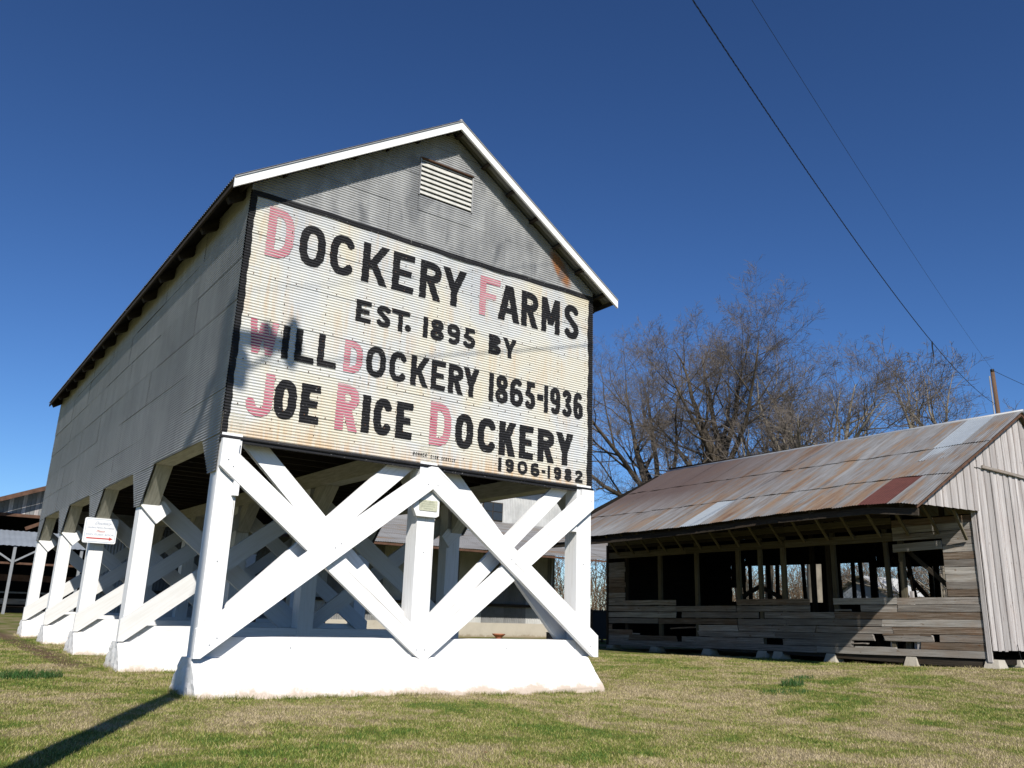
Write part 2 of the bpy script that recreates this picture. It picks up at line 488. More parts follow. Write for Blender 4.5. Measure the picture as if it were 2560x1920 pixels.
def box(name, x0, x1, y0, y1, z0, z1, mat, parent=None):
    return prism(name, [(x0, z0), (x1, z0), (x1, z1), (x0, z1)], 'y', y0, y1, mat, parent)

def copy_part(o, parent, dv):
    c = o.copy(); COL.objects.link(c)
    Mw = Matrix.Translation(dv) @ WM[o]
    c.parent = parent
    c.matrix_basis = (WM[parent].inverted() @ Mw) if parent is not None else Mw
    WM[c] = Mw
    return c

def tube_geo(vs, fs, pts, rads, sides=4, cap=True):
    """append a tube to vs, fs"""
    base = len(vs); n = len(pts)
    prev = None
    for i, p in enumerate(pts):
        if i < n - 1: d = (pts[i + 1] - p)
        else: d = (p - pts[i - 1])
        if d.length < 1e-9: d = Vector((0, 0, 1))
        d = d.normalized()
        if prev is None:
            ref = Vector((0, 0, 1)) if abs(d.z) < 0.9 else Vector((1, 0, 0))
            a = d.cross(ref).normalized()
        else:
            a = (prev - d * prev.dot(d))
            a = a.normalized() if a.length > 1e-6 else d.orthogonal().normalized()
        prev = a
        b = d.cross(a)
        r = rads[i]
        for k in range(sides):
            t = 2 * math.pi * k / sides
            q = p + a * (r * math.cos(t)) + b * (r * math.sin(t))
            vs.append((q.x, q.y, q.z))
    for i in range(n - 1):
        for k in range(sides):
            k2 = (k + 1) % sides
            a0 = base + i * sides
            fs.append((a0 + k, a0 + k2, a0 + sides + k2, a0 + sides + k))
    if cap and sides > 2:
        fs.append(tuple(base + k for k in range(sides))[::-1])
        fs.append(tuple(base + (n - 1) * sides + k for k in range(sides)))

def tube(name, pts, r, mat, parent=None, sides=8):
    vs, fs = [], []
    pts = [Vector(p) for p in pts]
    rr = r if isinstance(r, (list, tuple)) else [r] * len(pts)
    tube_geo(vs, fs, pts, rr, sides)
    return obj(name, vs, fs, mat, parent, smooth=sides > 5)

def lathe(name, cx, cy, prof, mat, parent=None, n=20):
    vs, fs = [], []
    for r, z in prof:
        for k in range(n):
            a = 2 * math.pi * k / n
            vs.append((cx + r * math.cos(a), cy + r * math.sin(a), z))
    for i in range(len(prof) - 1):
        for k in range(n):
            k2 = (k + 1) % n
            fs.append((i * n + k, i * n + k2, (i + 1) * n + k2, (i + 1) * n + k))
    fs.append(tuple(range(n))[::-1]); fs.append(tuple(range((len(prof) - 1) * n, len(prof) * n)))
    return obj(name, vs, fs, mat, parent, smooth=False)

# ------------------------------------------------------------------ corrugated sheets
AMP = 0.0066

def scan(poly, v):
    xs = []
    n = len(poly)
    for i in range(n):
        (u0, v0), (u1, v1) = poly[i], poly[(i + 1) % n]
        if (v0 <= v) != (v1 <= v):
            xs.append(u0 + (u1 - u0) * (v - v0) / (v1 - v0))
    xs.sort()
    return [(xs[i], xs[i + 1]) for i in range(0, len(xs) - 1, 2)]

def clip_iv(iv, a, b):
    return [(max(p, a), min(q, b)) for p, q in iv if min(q, b) - max(p, a) > 1e-4]

def strips(rows, place, name, mat, parent, smooth=True):
    """rows: list of (v, intervals); place(u, v) -> world point"""
    vs, fs = [], []
    cache = {}
    def vid(u, v):
        key = (round(u, 4), round(v, 5))
        if key not in cache:
            cache[key] = len(vs); vs.append(place(u, v))
        return cache[key]
    for (v0, i0), (v1, i1) in zip(rows[:-1], rows[1:]):
        if len(i0) == len(i1):
            prs = list(zip(i0, i1))
        else:
            src = i0 if len(i0) > len(i1) else i1
            prs = [(a, a) for a in src]
            if not i0 or not i1: continue
        for (a, b), (c, d) in prs:
            fs.append((vid(a, v0), vid(b, v0), vid(d, v1), vid(c, v1)))
    if not fs: return None
    return obj(name, vs, fs, mat, parent, smooth=smooth)

def corr_sheet(name, O, U, N, u0, u1, v0, v1, fn, mat, parent, off=0.0, warp=0.002, tilt=0.0035):
    """horizontal corrugations; U horizontal axis, N outward normal; fn(v) -> intervals"""
    O = Vector(O); U = Vector(U); N = Vector(N)
    k0 = int(math.floor(v0 / PITCHC * 8)); k1 = int(math.ceil(v1 / PITCHC * 8))
    vv = [v0] + [k * PITCHC / 8 for k in range(k0 + 1, k1) if v0 < k * PITCHC / 8 < v1] + [v1]
    rows = [(v, clip_iv(fn(min(max(v, v0 + 1e-4), v1 - 1e-4)), u0, u1)) for v in vv]
    ph = random.uniform(0, 6)
    def place(u, v):
        d = AMP * math.sin(2 * math.pi * v / PITCHC) + off + warp * math.sin(u * 2.1 + v * 1.7 + ph)
        d += tilt * (1 - (v - v0) / max(.2, v1 - v0))
        q = O + U * u + N * d
        return (q.x, q.y, q.z + v)
    return strips(rows, place, name, mat, parent)

def rib_sheet(name, P00, P10, P01, nrm, pitch, amp, mat, parent, per=4, rows=2, sag=None, wav=0.0):
    """ribs run from P00 towards P01; P10 is the neighbouring corner across the ribs"""
    P00, P10, P01 = Vector(P00), Vector(P10), Vector(P01)
    A = P10 - P00; B = P01 - P00; nrm = Vector(nrm)
    W = A.length
    n = max(4, int(W / pitch * per))
    vs, fs = [], []
    ph = random.uniform(0, 6)
    for j in range(rows + 1):
        t = j / rows
        for i in range(n + 1):
            s = i / n
            p = P00 + A * s + B * t + nrm * (amp * math.sin(2 * math.pi * s * W / pitch) + wav * math.sin(s * 5 + ph + t * 2))
            if j == 0 and wav: p = p + B.normalized() * random.uniform(-1, 1) * wav
            if sag: p.z += sag(p)
            vs.append(tuple(p))
    for j in range(rows):
        for i in range(n):
            a = j * (n + 1) + i
            fs.append((a, a + 1, a + n + 2, a + n + 1))
    return obj(name, vs, fs, mat, parent, smooth=True)
# ------------------------------------------------------------------ brush lettering
def arcpts(cx, cy, rx, ry, a0, a1, n=28, e=2.5):
    out = []
    for i in range(n + 1):
        a = math.radians(a0 + (a1 - a0) * i / n)
        c, s = math.cos(a), math.sin(a)
        out.append((cx + rx * math.copysign(abs(c) ** (2 / e), c), cy + ry * math.copysign(abs(s) ** (2 / e), s)))
    return out

def glyph(ch, w, h, T):
    """list of ('p', polygon) and ('l', polyline, half width)"""
    H = T / 2; G = []
    def rect(a, b, c, d): G.append(('p', [(a, b), (c, b), (c, d), (a, d)]))
    def dia(p, q, k=1.0):
        a = H * 1.12 * k
        G.append(('p', [(p[0] - a, p[1]), (p[0] + a, p[1]), (q[0] + a, q[1]), (q[0] - a, q[1])]))
    def arc(*a, **k): G.append(('l', arcpts(*a, **k), H))
    def line(pts, k=1.0): G.append(('l', pts, H * k))
    if ch in 'I1': rect(w / 2 - min(w, T * 1.1) / 2, 0, w / 2 + min(w, T * 1.1) / 2, h)
    elif ch == '-': rect(0, 0, w, h)
    elif ch == '.': line([(w / 2, h / 2), (w / 2 + .001, h / 2)], min(w, h) / T)
    elif ch == 'L': rect(0, 0, T, h); rect(0, 0, w, T * .95)
    elif ch == 'E': rect(0, 0, T, h); rect(0, 0, w, T * .9); rect(0, h - T * .9, w, h); rect(0, h * .5 - T * .42, w * .88, h * .5 + T * .42)
    elif ch == 'F': rect(0, 0, T, h); rect(0, h - T * .9, w, h); rect(0, h * .52 - T * .42, w * .8, h * .52 + T * .42)
    elif ch == 'T': rect(w / 2 - H, 0, w / 2 + H, h); rect(0, h - T * .9, w, h)
    elif ch == 'K':
        rect(0, 0, T, h); dia((T * .9, h * .36), (w - H, h)); dia((w - H * 1.1, 0), (T * 1.25, h * .60))
    elif ch == 'N': rect(0, 0, T, h); rect(w - T, 0, w, h); dia((w - H, 0), (H, h))
    elif ch == 'V': dia((w / 2, 0), (H, h)); dia((w / 2, 0), (w - H, h))
    elif ch == 'R':
        rect(0, 0, T, h)
        line([(H, h - H)] + arcpts(w * .42, h * .72, w * .58 - H, h * .28 - H, 90, -90, 20) + [(H, h * .44 + H)])
        dia((w - H * 1.05, 0), (w * .48, h * .50))
    elif ch == 'B':
        rect(0, 0, T, h)
        line([(H, h - H)] + arcpts(w * .42, h * .755, w * .54 - H, h * .245 - H, 90, -90, 20) + [(H, h * .51)])
        line([(H, h * .52)] + arcpts(w * .42, h * .26, w * .58 - H, h * .26 - H, 90, -90, 20) + [(H, H)])
    elif ch == 'D':
        rect(0, 0, T, h)
        line([(H, h - H)] + arcpts(w * .34, h / 2, w * .66 - H, h / 2 - H, 90, -90, 28, 2.7) + [(H, H)])
    elif ch in 'O0': arc(w / 2, h / 2, w / 2 - H, h / 2 - H, 0, 360, 48, 2.5)
    elif ch == 'C': arc(w / 2, h / 2, w / 2 - H, h / 2 - H, 42, 318, 36, 2.5)
    elif ch == 'G':
        arc(w / 2, h / 2, w / 2 - H, h / 2 - H, 42, 335, 36, 2.5); rect(w * .5, h * .38, w, h * .38 + T)
    elif ch == 'J': line([(w - H, h), (w - H, h * .34)] + arcpts(w / 2, h * .34, w / 2 - H, h * .34 - H, 0, -170, 24, 2.4))
    elif ch == 'Y': dia((w / 2, h * .40), (H, h)); dia((w / 2, h * .40), (w - H, h)); rect(w / 2 - H, 0, w / 2 + H, h * .45)
    elif ch == 'A': dia((H, 0), (w / 2 - H * .25, h)); dia((w - H, 0), (w / 2 + H * .25, h)); rect(w * .24, h * .22, w * .76, h * .22 + T * .8)
    elif ch == 'M':
        rect(0, 0, T * .9, h); rect(w - T * .9, 0, w, h); dia((w / 2, h * .25), (H, h), .9); dia((w / 2, h * .25), (w - H, h), .9)
    elif ch == 'W':
        k = .85
        dia((w * .27, 0), (H, h), k); dia((w * .27, 0), (w / 2, h * .92), k)
        dia((w * .73, 0), (w / 2, h * .92), k); dia((w * .73, 0), (w - H, h), k)
    elif ch == 'S':
        line(arcpts(w / 2, h * .74, w / 2 - H, h * .26 - H, 25, 235, 22, 2.3) + [(w * .5, h * .51)] +
             arcpts(w / 2, h * .27, w / 2 - H, h * .27 - H, 55, -155, 22, 2.3))
    elif ch == '8':
        arc(w / 2, h * .745, w * .46 - H, h * .255 - H * .85, 0, 360, 32, 2.3); arc(w / 2, h * .27, w / 2 - H, h * .27 - H, 0, 360, 32, 2.3)
    elif ch in '96':
        pts = arcpts(w / 2, h * .68, w / 2 - H, h * .32 - H, 0, 360, 36, 2.4)
        tail = [(w - H, h * .68), (w - H, h * .45)] + arcpts(w / 2, h * .36, w / 2 - H, h * .36 - H, 0, -125, 20, 2.3)
        if ch == '6':
            f = lambda P: [(w - x, h - y) for x, y in P]
            pts, tail = f(pts), f(tail)
        line(pts); line(tail)
    elif ch == '5':
        rect(w * .12, h - T * .9, w * .95, h); rect(w * .12, h * .5, w * .12 + T * .9, h)
        line([(w * .2, h * .56)] + arcpts(w * .48, h * .31, w * .52 - H, h * .31 - H, 80, -150, 26, 2.4))
    elif ch == '3':
        line(arcpts(w * .46, h * .75, w * .5 - H, h * .25 - H, 150, -80, 22, 2.3)); line(arcpts(w * .48, h * .27, w * .52 - H, h * .27 - H, 80, -150, 24, 2.3))
    elif ch == '2':
        line(arcpts(w / 2, h * .72, w / 2 - H, h * .28 - H, 165, -30, 22, 2.3) + [(H * 1.2, H * 1.2)]); rect(0, 0, w, T * .9)
    return G

def inside(G, X, y):
    r = np.zeros(X.shape, bool)
    for g in G:
        if g[0] == 'p':
            for a, b in scan(g[1], y):
                r |= (X >= a) & (X <= b)
        else:
            P = g[1]; R = g[2]
            ys = [q[1] for q in P]
            if y < min(ys) - R or y > max(ys) + R: continue
            for (x0, y0), (x1, y1) in zip(P[:-1], P[1:]):
                dx, dy = x1 - x0, y1 - y0
                L2 = dx * dx + dy * dy + 1e-12
                t = np.clip(((X - x0) * dx + (y - y0) * dy) / L2, 0, 1)
                r |= (X - x0 - t * dx) ** 2 + (y - y0 - t * dy) ** 2 <= R * R
    return r

def letter(ch, x0, x1, z0, z1, T, mat, parent, dx=0.003, slant=0.0, label=None):
    w, h = x1 - x0, z1 - z0
    G = glyph(ch, w, h, T)
    X = np.arange(-dx, w + 2 * dx, dx)
    step = PITCHC / 8 if h > .1 else PITCHC / 16
    k0 = math.ceil(z0 / step); k1 = math.floor(z1 / step)
    vv = [z0 + 1e-4] + [k * step for k in range(k0, k1 + 1) if z0 + .001 < k * step < z1 - .001] + [z1 - 1e-4]
    rows = []
    for z in vv:
        m = inside(G, X, z - z0).astype(int)
        d = np.diff(np.concatenate([[0], m, [0]]))
        st = np.where(d == 1)[0]; en = np.where(d == -1)[0] - 1
        rows.append((z, [(float(X[a]), float(X[b])) for a, b in zip(st, en) if b > a]))
    rw = random.uniform(0, 6)
    def place(u, v):
        y = -(AMP * math.sin(2 * math.pi * v / PITCHC)) - 0.0088
        wob = 0.0035 * math.sin(v * 47 + rw) + .0032 * math.sin(v * 911 + rw) * math.sin(v * 373) if h > .2 else 0
        return (x0 + u + wob + slant * (v - z0), y, v)
    o = strips(rows, place, 'letter', mat, parent)
    if o and label: o['label'] = label
    return o

# ------------------------------------------------------------------ ground
def g_h(x, y):
    hb = float(np.interp(y, [-30, -8, -1.3, .5, 2.7, 4.8, 9, 11, 18], [.10, .22, .235, .155, .10, .075, .0, .0, .0]))
    e = -.06 if y < 1 else -.06 + .06 * min(1, (y - 1) / 6)
    v = float(np.interp(x, [-6, 0, 6.4, 17, 30, 60], [.03, .035, e, hb, hb, 0]))
    f = max(0.0, min(1.0, (-2.0 - y) / 10))
    return v * (1 - f) - .05 * f

def build_ground():
    xs = np.concatenate([-np.geomspace(600, 14, 14), np.arange(-13, 31, .5), np.geomspace(32, 700, 16)])
    ys = np.concatenate([-np.geomspace(400, 21, 10), np.arange(-20, 31, .5), np.geomspace(32, 900, 18)])
    rng = random.Random(3)
    vs = []
    for y in ys:
        for x in xs:
            b = .008 * math.sin(x * 1.9 + y * .7) * math.sin(y * 1.3 - x * .4) + rng.uniform(-.004, .004)
            vs.append((x, y, g_h(x, y) + b))
    nx = len(xs); fs = []
    for j in range(len(ys) - 1):
        for i in range(nx - 1):
            a = j * nx + i
            fs.append((a, a + 1, a + nx + 1, a + nx))
    o = link('ground', mesh('ground', vs, fs, M['ground'], True), Matrix.Identity(4))
    tag(o, 'patchy winter lawn, part green and part straw coloured, around the farm buildings', 'lawn', kind='structure')
build_ground()

# ================================================================== SEED HOUSE
W_, B_, L_ = 6.28, 4.1, 16.72
ZS, ZE = 3.15, 6.66            # sign bottom / top of the sign
RS = 0.652                     # roof slope
house = thing('seed_house', (W_ / 2, L_ / 2, 0), 'tall corrugated metal seed house on white X braced posts, painted sign across its gable front', 'farm building')

def roof_z(x): return 8.90 - RS * abs(x - W_ / 2)     # top face of the roof

# ---- foundations (five flared whitewashed walls)
def foundation(y):
    vs = []
    for (x0, x1, y0, y1, z) in ((-.09, W_ - .05, y - .55, y + .85, -.35), (-.04, W_ - .085, y - .44, y + .74, 0.02), (-.03, W_ - .115, y - .07, y + .37, .46)):
        vs += [(x0, y0, z), (x1, y0, z), (x1, y1, z), (x0, y1, z)]
    fs = [(3, 2, 1, 0), (8, 9, 10, 11)]
    for a in (0, 4):
        for k in range(4):
            k2 = (k + 1) % 4
            fs.append((a + k, a + k2, a + 4 + k2, a + 4 + k))
    # refine so that the faces can be a little uneven
    bm_ = mesh('foundation_wall', vs, fs, M['concrete_white'])
    import bmesh
    bm = bmesh.new(); bm.from_mesh(bm_)
    bmesh.ops.subdivide_edges(bm, edges=bm.edges[:], cuts=7, use_grid_fill=True)
    for v in bm.verts:
        if v.co.z < .45: v.co += Vector((random.uniform(-1, 1), random.uniform(-1, 1), random.uniform(-1, 1))) * .010
    bm.to_mesh(bm_); bm.free()
    o = link('foundation_wall', bm_, Matrix.Identity(4), house)
    return o
f0 = foundation(0.0)
for i in range(1, 5): copy_part(f0, house, (0, B_ * i, 0))

# ---- one transverse frame: posts, sill, crossed braces
P = []
INNER = {}
PX = [(.004, .27), (2.92, 3.21), (5.95, 6.26)]
for x0, x1 in PX:
    P.append(box('post', x0, x1, -.02, .28, .46, 3.215, M['white'], house))
P.append(box('sill_beam', .27, 2.92, -.01, .25, .462, .705, M['white'], house))
P.append(box('sill_beam', 3.21, 5.95, -.01, .25, .462, .705, M['white'], house))
def brace(poly, y0, y1): P.append(prism('brace', poly, 'y', y0, y1, M['white'], house))
ZT = 3.13
# front pair, each bay
brace([(-.05, .465), (.035, .465), (3.062, 2.80), (3.062, ZT), (3.02, ZT), (-.05, .80)], -.182, -.102)          # bottom left to centre top
brace([(3.066, 2.80), (6.20, .455), (6.29, .455), (6.29, .78), (3.13, ZT), (3.066, ZT)], -.182, -.102)          # centre top to bottom right
brace([(.003, 2.775), (3.05, .435), (3.05, .79), (.22, 2.96), (.22, ZT), (.003, ZT)], -.099, -.022)             # left top to centre bottom
brace([(3.054, .435), (3.17, .435), (6.26, 2.82), (6.26, ZT), (6.00, ZT), (6.00, 3.03), (3.054, .70)], -.099, -.022)         # centre bottom to right top
ZI = 3.17
brace([(.0, .712), (.28, .712), (2.95, ZI), (2.50, ZI), (.0, .74)], .135, .208)
brace([(.32, ZI), (.68, ZI), (3.10, .90), (3.10, .712), (2.88, .712)], .21, .29)
brace([(3.36, ZI), (3.72, ZI), (6.20, .72), (5.74, .712)], .21, .29)
brace([(3.02, .712), (3.30, .712), (5.95, ZI), (5.58, ZI), (3.02, .76)], .135, .208)
# the four inner frames: one brace each way, white darkened for the shade under the house, and a short block at each post head
PI_ = [o for o in P if o.name.split('.')[0] in ('post', 'sill_beam')]
FB = len([o for o in P if o.name.split('.')[0] == 'brace'])
Q = []
def ibrace(poly, y0, y1, m='white_shaded', n='brace'): Q.append(prism(n, poly, 'y', B_ + y0, B_ + y1, M[m], house))
ibrace([(-.05, .465), (.035, .465), (3.062, 2.80), (3.062, ZT), (3.02, ZT), (-.05, .80)], -.102, -.024)
ibrace([(3.066, 2.80), (6.20, .455), (6.29, .455), (6.29, .78), (3.13, ZT), (3.066, ZT)], -.102, -.024)
ibrace([(.08, 2.72), (2.96, .50), (3.05, .50), (3.05, .80), (.30, 2.93), (.08, 3.10)], .285, .36)
ibrace([(3.054, .50), (3.15, .50), (6.15, 2.74), (6.15, 3.10), (5.96, 2.97), (3.054, .74)], .285, .36)
ibrace([(.003, 2.60), (.28, 2.33), (.49, 2.55), (.36, 2.70), (.003, 2.74)], -.10, -.022, 'white', 'block')
ibrace([(6.25, 2.60), (5.97, 2.33), (5.78, 2.55), (5.90, 2.70), (6.25, 2.74)], -.10, -.022, 'white', 'block')
for i in range(1, 5):
    for o in PI_: copy_part(o, house, (0, B_ * i, 0))
    if i > 1:
        for o in Q: copy_part(o, house, (0, B_ * (i - 1), 0))
# bolt heads where the front braces cross the posts
bvs, bfs = [], []
for bx, bz, by in ((.12, .62, -.182), (.20, .70, -.182), (.10, 2.86, -.099), (.17, 2.78, -.099), (2.98, 2.86, -.182), (3.14, 2.86, -.182), (2.99, .56, -.099), (3.12, .56, -.099),
                   (6.12, .62, -.182), (6.22, .55, -.182), (6.10, 2.86, -.099), (6.20, 2.94, -.099), (1.62, 1.86, -.182), (1.70, 1.92, -.182), (4.52, 1.88, -.182), (4.60, 1.82, -.182),
                   (.14, 1.6, -.02), (3.06, 1.9, -.02), (6.10, 1.9, -.02), (1.2, .58, -.01), (4.6, .58, -.01)):
    b0 = len(bvs)
    for k in range(6):
        a = k * math.pi / 3
        bvs.append((bx + .009 * math.cos(a), by - .001, bz + .009 * math.sin(a)))
    for k in range(6):
        a = k * math.pi / 3
        bvs.append((bx + .007 * math.cos(a), by - .008, bz + .007 * math.sin(a)))
    bfs.append(tuple(b0 + 6 + k for k in range(6)))
    bfs += [(b0 + k, b0 + (k + 1) % 6, b0 + 6 + (k + 1) % 6, b0 + 6 + k) for k in range(6)]
tag(obj('bolt_heads', bvs, bfs, M['steel'], house), kind='stuff')
# small offcut blocks nailed on the posts, as seen below the brace ends
box('block', .21, .28, -.09, -.025, 2.42, 2.62, M['white'], house)
box('block', 5.80, 5.93, -.05, .10, 2.42, 2.52, M['white'], house)

# ---- longitudinal beams and knee braces
K = []
for x0, x1 in ((.0, .28), (2.92, 3.20), (5.97, 6.25)):
    box('longitudinal_beam', x0, x1, .0, L_ - .03, 3.222, 3.50, M['aged'], house)
    a = prism('knee_brace', [(.284, 2.64), (.80, 3.218), (.40, 3.218), (.284, 3.09)], 'x', x0 + .02, x1 - .005, M['aged'], house)
    b = prism('knee_brace', [(B_ - .105, 2.63), (B_ - .105, 3.08), (B_ - .22, 3.218), (B_ - .68, 3.218)], 'x', x0 + .02, x1 - .005, M['aged'], house)
    for i in range(1, 4):
        copy_part(a, house, (0, B_ * i, 0)); copy_part(b, house, (0, B_ * i, 0))
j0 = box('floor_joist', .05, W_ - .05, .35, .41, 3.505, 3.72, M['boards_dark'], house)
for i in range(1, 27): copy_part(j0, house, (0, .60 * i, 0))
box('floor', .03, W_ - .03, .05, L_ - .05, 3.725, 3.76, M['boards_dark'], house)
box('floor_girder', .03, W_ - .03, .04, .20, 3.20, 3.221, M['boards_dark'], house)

# ---- corrugated walls
def side_outline():
    pts = [(0, 2.71), (.34, 2.71), (.80, 3.224)]
    for i in range(1, 4):
        c = B_ * i
        pts += [(c - .72, 3.224), (c - .09, 2.60), (c + .30, 2.60), (c + .80, 3.224)]
    pts += [(4 * B_ - .72, 3.224), (4 * B_ - .09, 2.60), (L_, 2.60), (L_, 6.80), (0, 6.80)]
    return pts
SO = side_outline()
colY = [0, 2.05, 4.35, 6.6, 8.9, 11.2, 13.5, L_]
def side_wall(x, nx, mat):
    rows = [2.58, 3.20, 3.81, 4.42, 5.03, 5.64, 6.25, 6.80]
    for r in range(len(rows) - 1):
        sh = .0
        for c in range(len(colY) - 1):
            y0 = colY[c] + (0 if c == 0 else (.35 if r % 2 else 0)); y1 = colY[c + 1] + (0 if c == len(colY) - 2 else (.35 if r % 2 else 0))
            corr_sheet('wall_sheet', (x, 0, 0), (0, 1, 0), (nx, 0, 0), y0, y1, rows[r], rows[r + 1], lambda v: scan(SO, v), mat, house,
                       off=.016 + .003 * ((r + c) % 3) + random.uniform(0, .002))
side_wall(0.0, -1, M['galv_side'])
side_wall(W_, 1, M['galv_side'])

# front: sign panels (painted sheets) and bare gable sheets
colX = [0, 2.03, 4.18, W_]
rowsF = [ZS, 3.60, 4.21, 4.82, 5.43, 6.04, ZE]
for r in range(6):
    for c in range(3):
        sh = .0 if r % 2 else .25
        x0 = colX[c] + (sh if c else 0); x1 = colX[c + 1] + (sh if c < 2 else 0)
        corr_sheet('sign_sheet', (0, 0, 0), (1, 0, 0), (0, -1, 0), x0, x1, rowsF[r], rowsF[r + 1], lambda v: [(0, W_)], M['sign'], house,
                   off=.0 + .001 * ((r + c) % 2), warp=.001, tilt=.0035)
GP = [(0, ZE + .0), (W_, ZE), (W_, roof_z(W_) - .09), (W_ / 2, 8.90 - .09), (0, roof_z(0) - .09)]
VENT = (2.59, 3.59, 7.49, 8.10)
def gable_fn(v):
    iv = scan(GP, v)
    if VENT[2] < v < VENT[3]:
        out = []
        for a, b in iv:
            if a < VENT[0]: out.append((a, min(b, VENT[0])))
            if b > VENT[1]: out.append((max(a, VENT[1]), b))
        return out
    return iv
rowsG = [ZE, 7.22, 7.83, 8.44, 8.82]
for r in range(4):
    for c, (x0, x1) in enumerate([(0, 2.1), (2.1, 4.3), (4.3, W_)] if r % 2 == 0 else [(0, 2.59), (2.59, 3.59), (3.59, W_)]):
        corr_sheet('gable_sheet', (0, 0, 0), (1, 0, 0), (0, -1, 0), x0, x1, rowsG[r], rowsG[r + 1] if r < 3 else 8.80, gable_fn, M['galv_gable'], house,
                   off=.002 * ((r + c) % 3), warp=.003)
# back wall
BP = [(0, 3.2), (W_, 3.2), (W_, roof_z(W_) - .09), (W_ / 2, 8.81), (0, roof_z(0) - .09)]
for z0, z1 in ((3.2, 4.4), (4.4, 5.6), (5.6, 6.8), (6.8, 8.80)):
    corr_sheet('wall_sheet', (0, L_ + .0, 0), (1, 0, 0), (0, 1, 0), 0, W_, z0, z1, lambda v: scan(BP, v), M['galv_side'], house, off=.012)
# boarding behind the sheets keeps the loft dark
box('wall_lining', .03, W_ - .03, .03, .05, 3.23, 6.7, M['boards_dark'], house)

# ---- gable vent
for k in range(7):
    z = VENT[2] + .055 + k * (VENT[3] - VENT[2] - .06) / 6.6
    plank('louvre', (VENT[0] + .01, -.005, z), (VENT[1] - .01, -.005, z), .088, .012, (0, -.42, -.9), M['vent'], house, rough=.0015, segs=3)
box('vent_backing', VENT[0], VENT[1], .05, .06, VENT[2] - .03, VENT[3] + .03, M['boards_dark'], house)
box('vent_frame', VENT[0] - .012, VENT[0] + .008, -.03, .04, VENT[2] - .01, VENT[3] + .03, M['galv_gable'], house)
box('vent_frame', VENT[1] - .008, VENT[1] + .012, -.03, .04, VENT[2] - .01, VENT[3] + .03, M['galv_gable'], house)
box('vent_hood', VENT[0] - .01, VENT[1] + .01, -.045, .03, VENT[3] + .031, VENT[3] + .045, M['rust'], house)

# ---- roof
OV, EW = .32, .34
XR = W_ / 2
for sgn in (-1, 1):
    xe = XR + sgn * (XR + EW)
    nv = Vector((sgn * RS, 0, 1)).normalized()
    n = 10; Y0, Y1 = -OV, L_ + .05
    for k in range(n):
        ya = Y0 + (Y1 - Y0) * k / n; yb = Y0 + (Y1 - Y0) * (k + 1) / n
        lift = .002 * (k % 2)
        rib_sheet('roof_sheet', (xe, ya, roof_z(xe) + lift), (xe, yb, roof_z(xe) + lift), (XR + sgn * .01, ya, 8.895 + lift), nv, .076, .008,
                  M['galv_roof'], house, per=5, rows=3, wav=.0)
    # rafter tails / purlin ends under the gable overhang
    for k in range(7):
        t = .03 + k * .155
        x = XR + sgn * (XR + EW - .12) * (1 - t) if k < 6 else XR + sgn * .10
        z = roof_z(x) - .075
        plank('lookout', (x, -OV + .04, z), (x, .45, z), .09, .05, nv, M['boards_dark'], house)
    # barge board
    a = Vector((xe - sgn * .01, -OV, roof_z(xe) - .10)); b = Vector((XR, -OV, 8.90 - .10))
    pol = [(xe, roof_z(xe) - .035), (xe, roof_z(xe) - .17), (XR, 8.90 - .17), (XR, 8.90 - .035)]
    if sgn > 0: pol = [(u, z) for u, z in reversed(pol)]
    prism('barge_board', pol, 'y', -OV + .002, -OV + .038, M['white'], house)
    pol2 = [(xe, roof_z(xe) - .018), (xe, roof_z(xe) - .034), (XR, 8.90 - .034), (XR, 8.90 - .018)]
    prism('drip_edge', pol2, 'y', -OV - .012, -OV + .05, M['galv_side'], house)
    # rafters showing at the side eaves
    r0 = None
    for k in range(14):
        y = .25 + k * 1.25
        if r0 is None:
            p = Vector((XR + sgn * (XR + .27), y, roof_z(XR + sgn * (XR + .27)) - .135)); q = Vector((XR + sgn * .1, y, 8.90 - .18))
            r0 = plank('rafter', p, q, .16, .09, (0, 0, 1), M['boards_dark'], house)
        else: copy_part(r0, house, (0, k * 1.25, 0))
    box('eave_board', min(xe + sgn * -.02, xe - sgn * .05), max(xe - sgn * .02, xe - sgn * .05), -OV + .05, L_ + .04, roof_z(xe) - .09, roof_z(xe) - .018, M['boards_dark'], house)
tube('ridge_cap', [(XR, -OV + .02, 8.90), (XR, L_ + .05, 8.90)], .028, M['galv_roof'], house, 8)
for sgn in (-1, 1):
    xe = XR + sgn * (XR + EW - .015)
    for k in range(8):          # boards added under the sheets to put shade on the eave underside
        u0 = XR + (xe - XR) * k / 8; u1 = XR + (xe - XR) * (k + 1) / 8
        um = (u0 + u1) / 2
        plank('shade_board', (um, .06, roof_z(um) - .042), (um, L_, roof_z(um) - .042), .455, .02, (sgn, 0, -RS), M['interior'], house)

# ---- black painted border and bottom trim
def strip_rows(fn, z0, z1):
    k0 = math.ceil(z0 / PITCHC * 8); k1 = math.floor(z1 / PITCHC * 8)
    vv = [z0] + [k * PITCHC / 8 for k in range(k0, k1 + 1) if z0 + .001 < k * PITCHC / 8 < z1 - .001] + [z1]
    return [(v, fn(v)) for v in vv]
def on_sign(u, v):
    return (u, -(AMP * math.sin(2 * math.pi * v / PITCHC)) - .0080, v)
strips(strip_rows(lambda v: [(-.012, .070 + .006 * math.sin(v * 9) + .004 * math.sin(v * 31))], ZS, ZE), on_sign, 'painted_border', M['black'], house)
strips(strip_rows(lambda v: [(W_ - .10 + .012 * math.sin(v * 5) + .006 * math.sin(v * 23), W_ + .012)], ZS, ZE), on_sign, 'painted_border', M['black'], house)
def top_place(u, v):
    z = ZE - .075 + v + .012 * math.sin(u * 1.3) + .005 * math.sin(u * 7)
    return (u, -(AMP * math.sin(2 * math.pi * z / PITCHC)) - .0115, z)
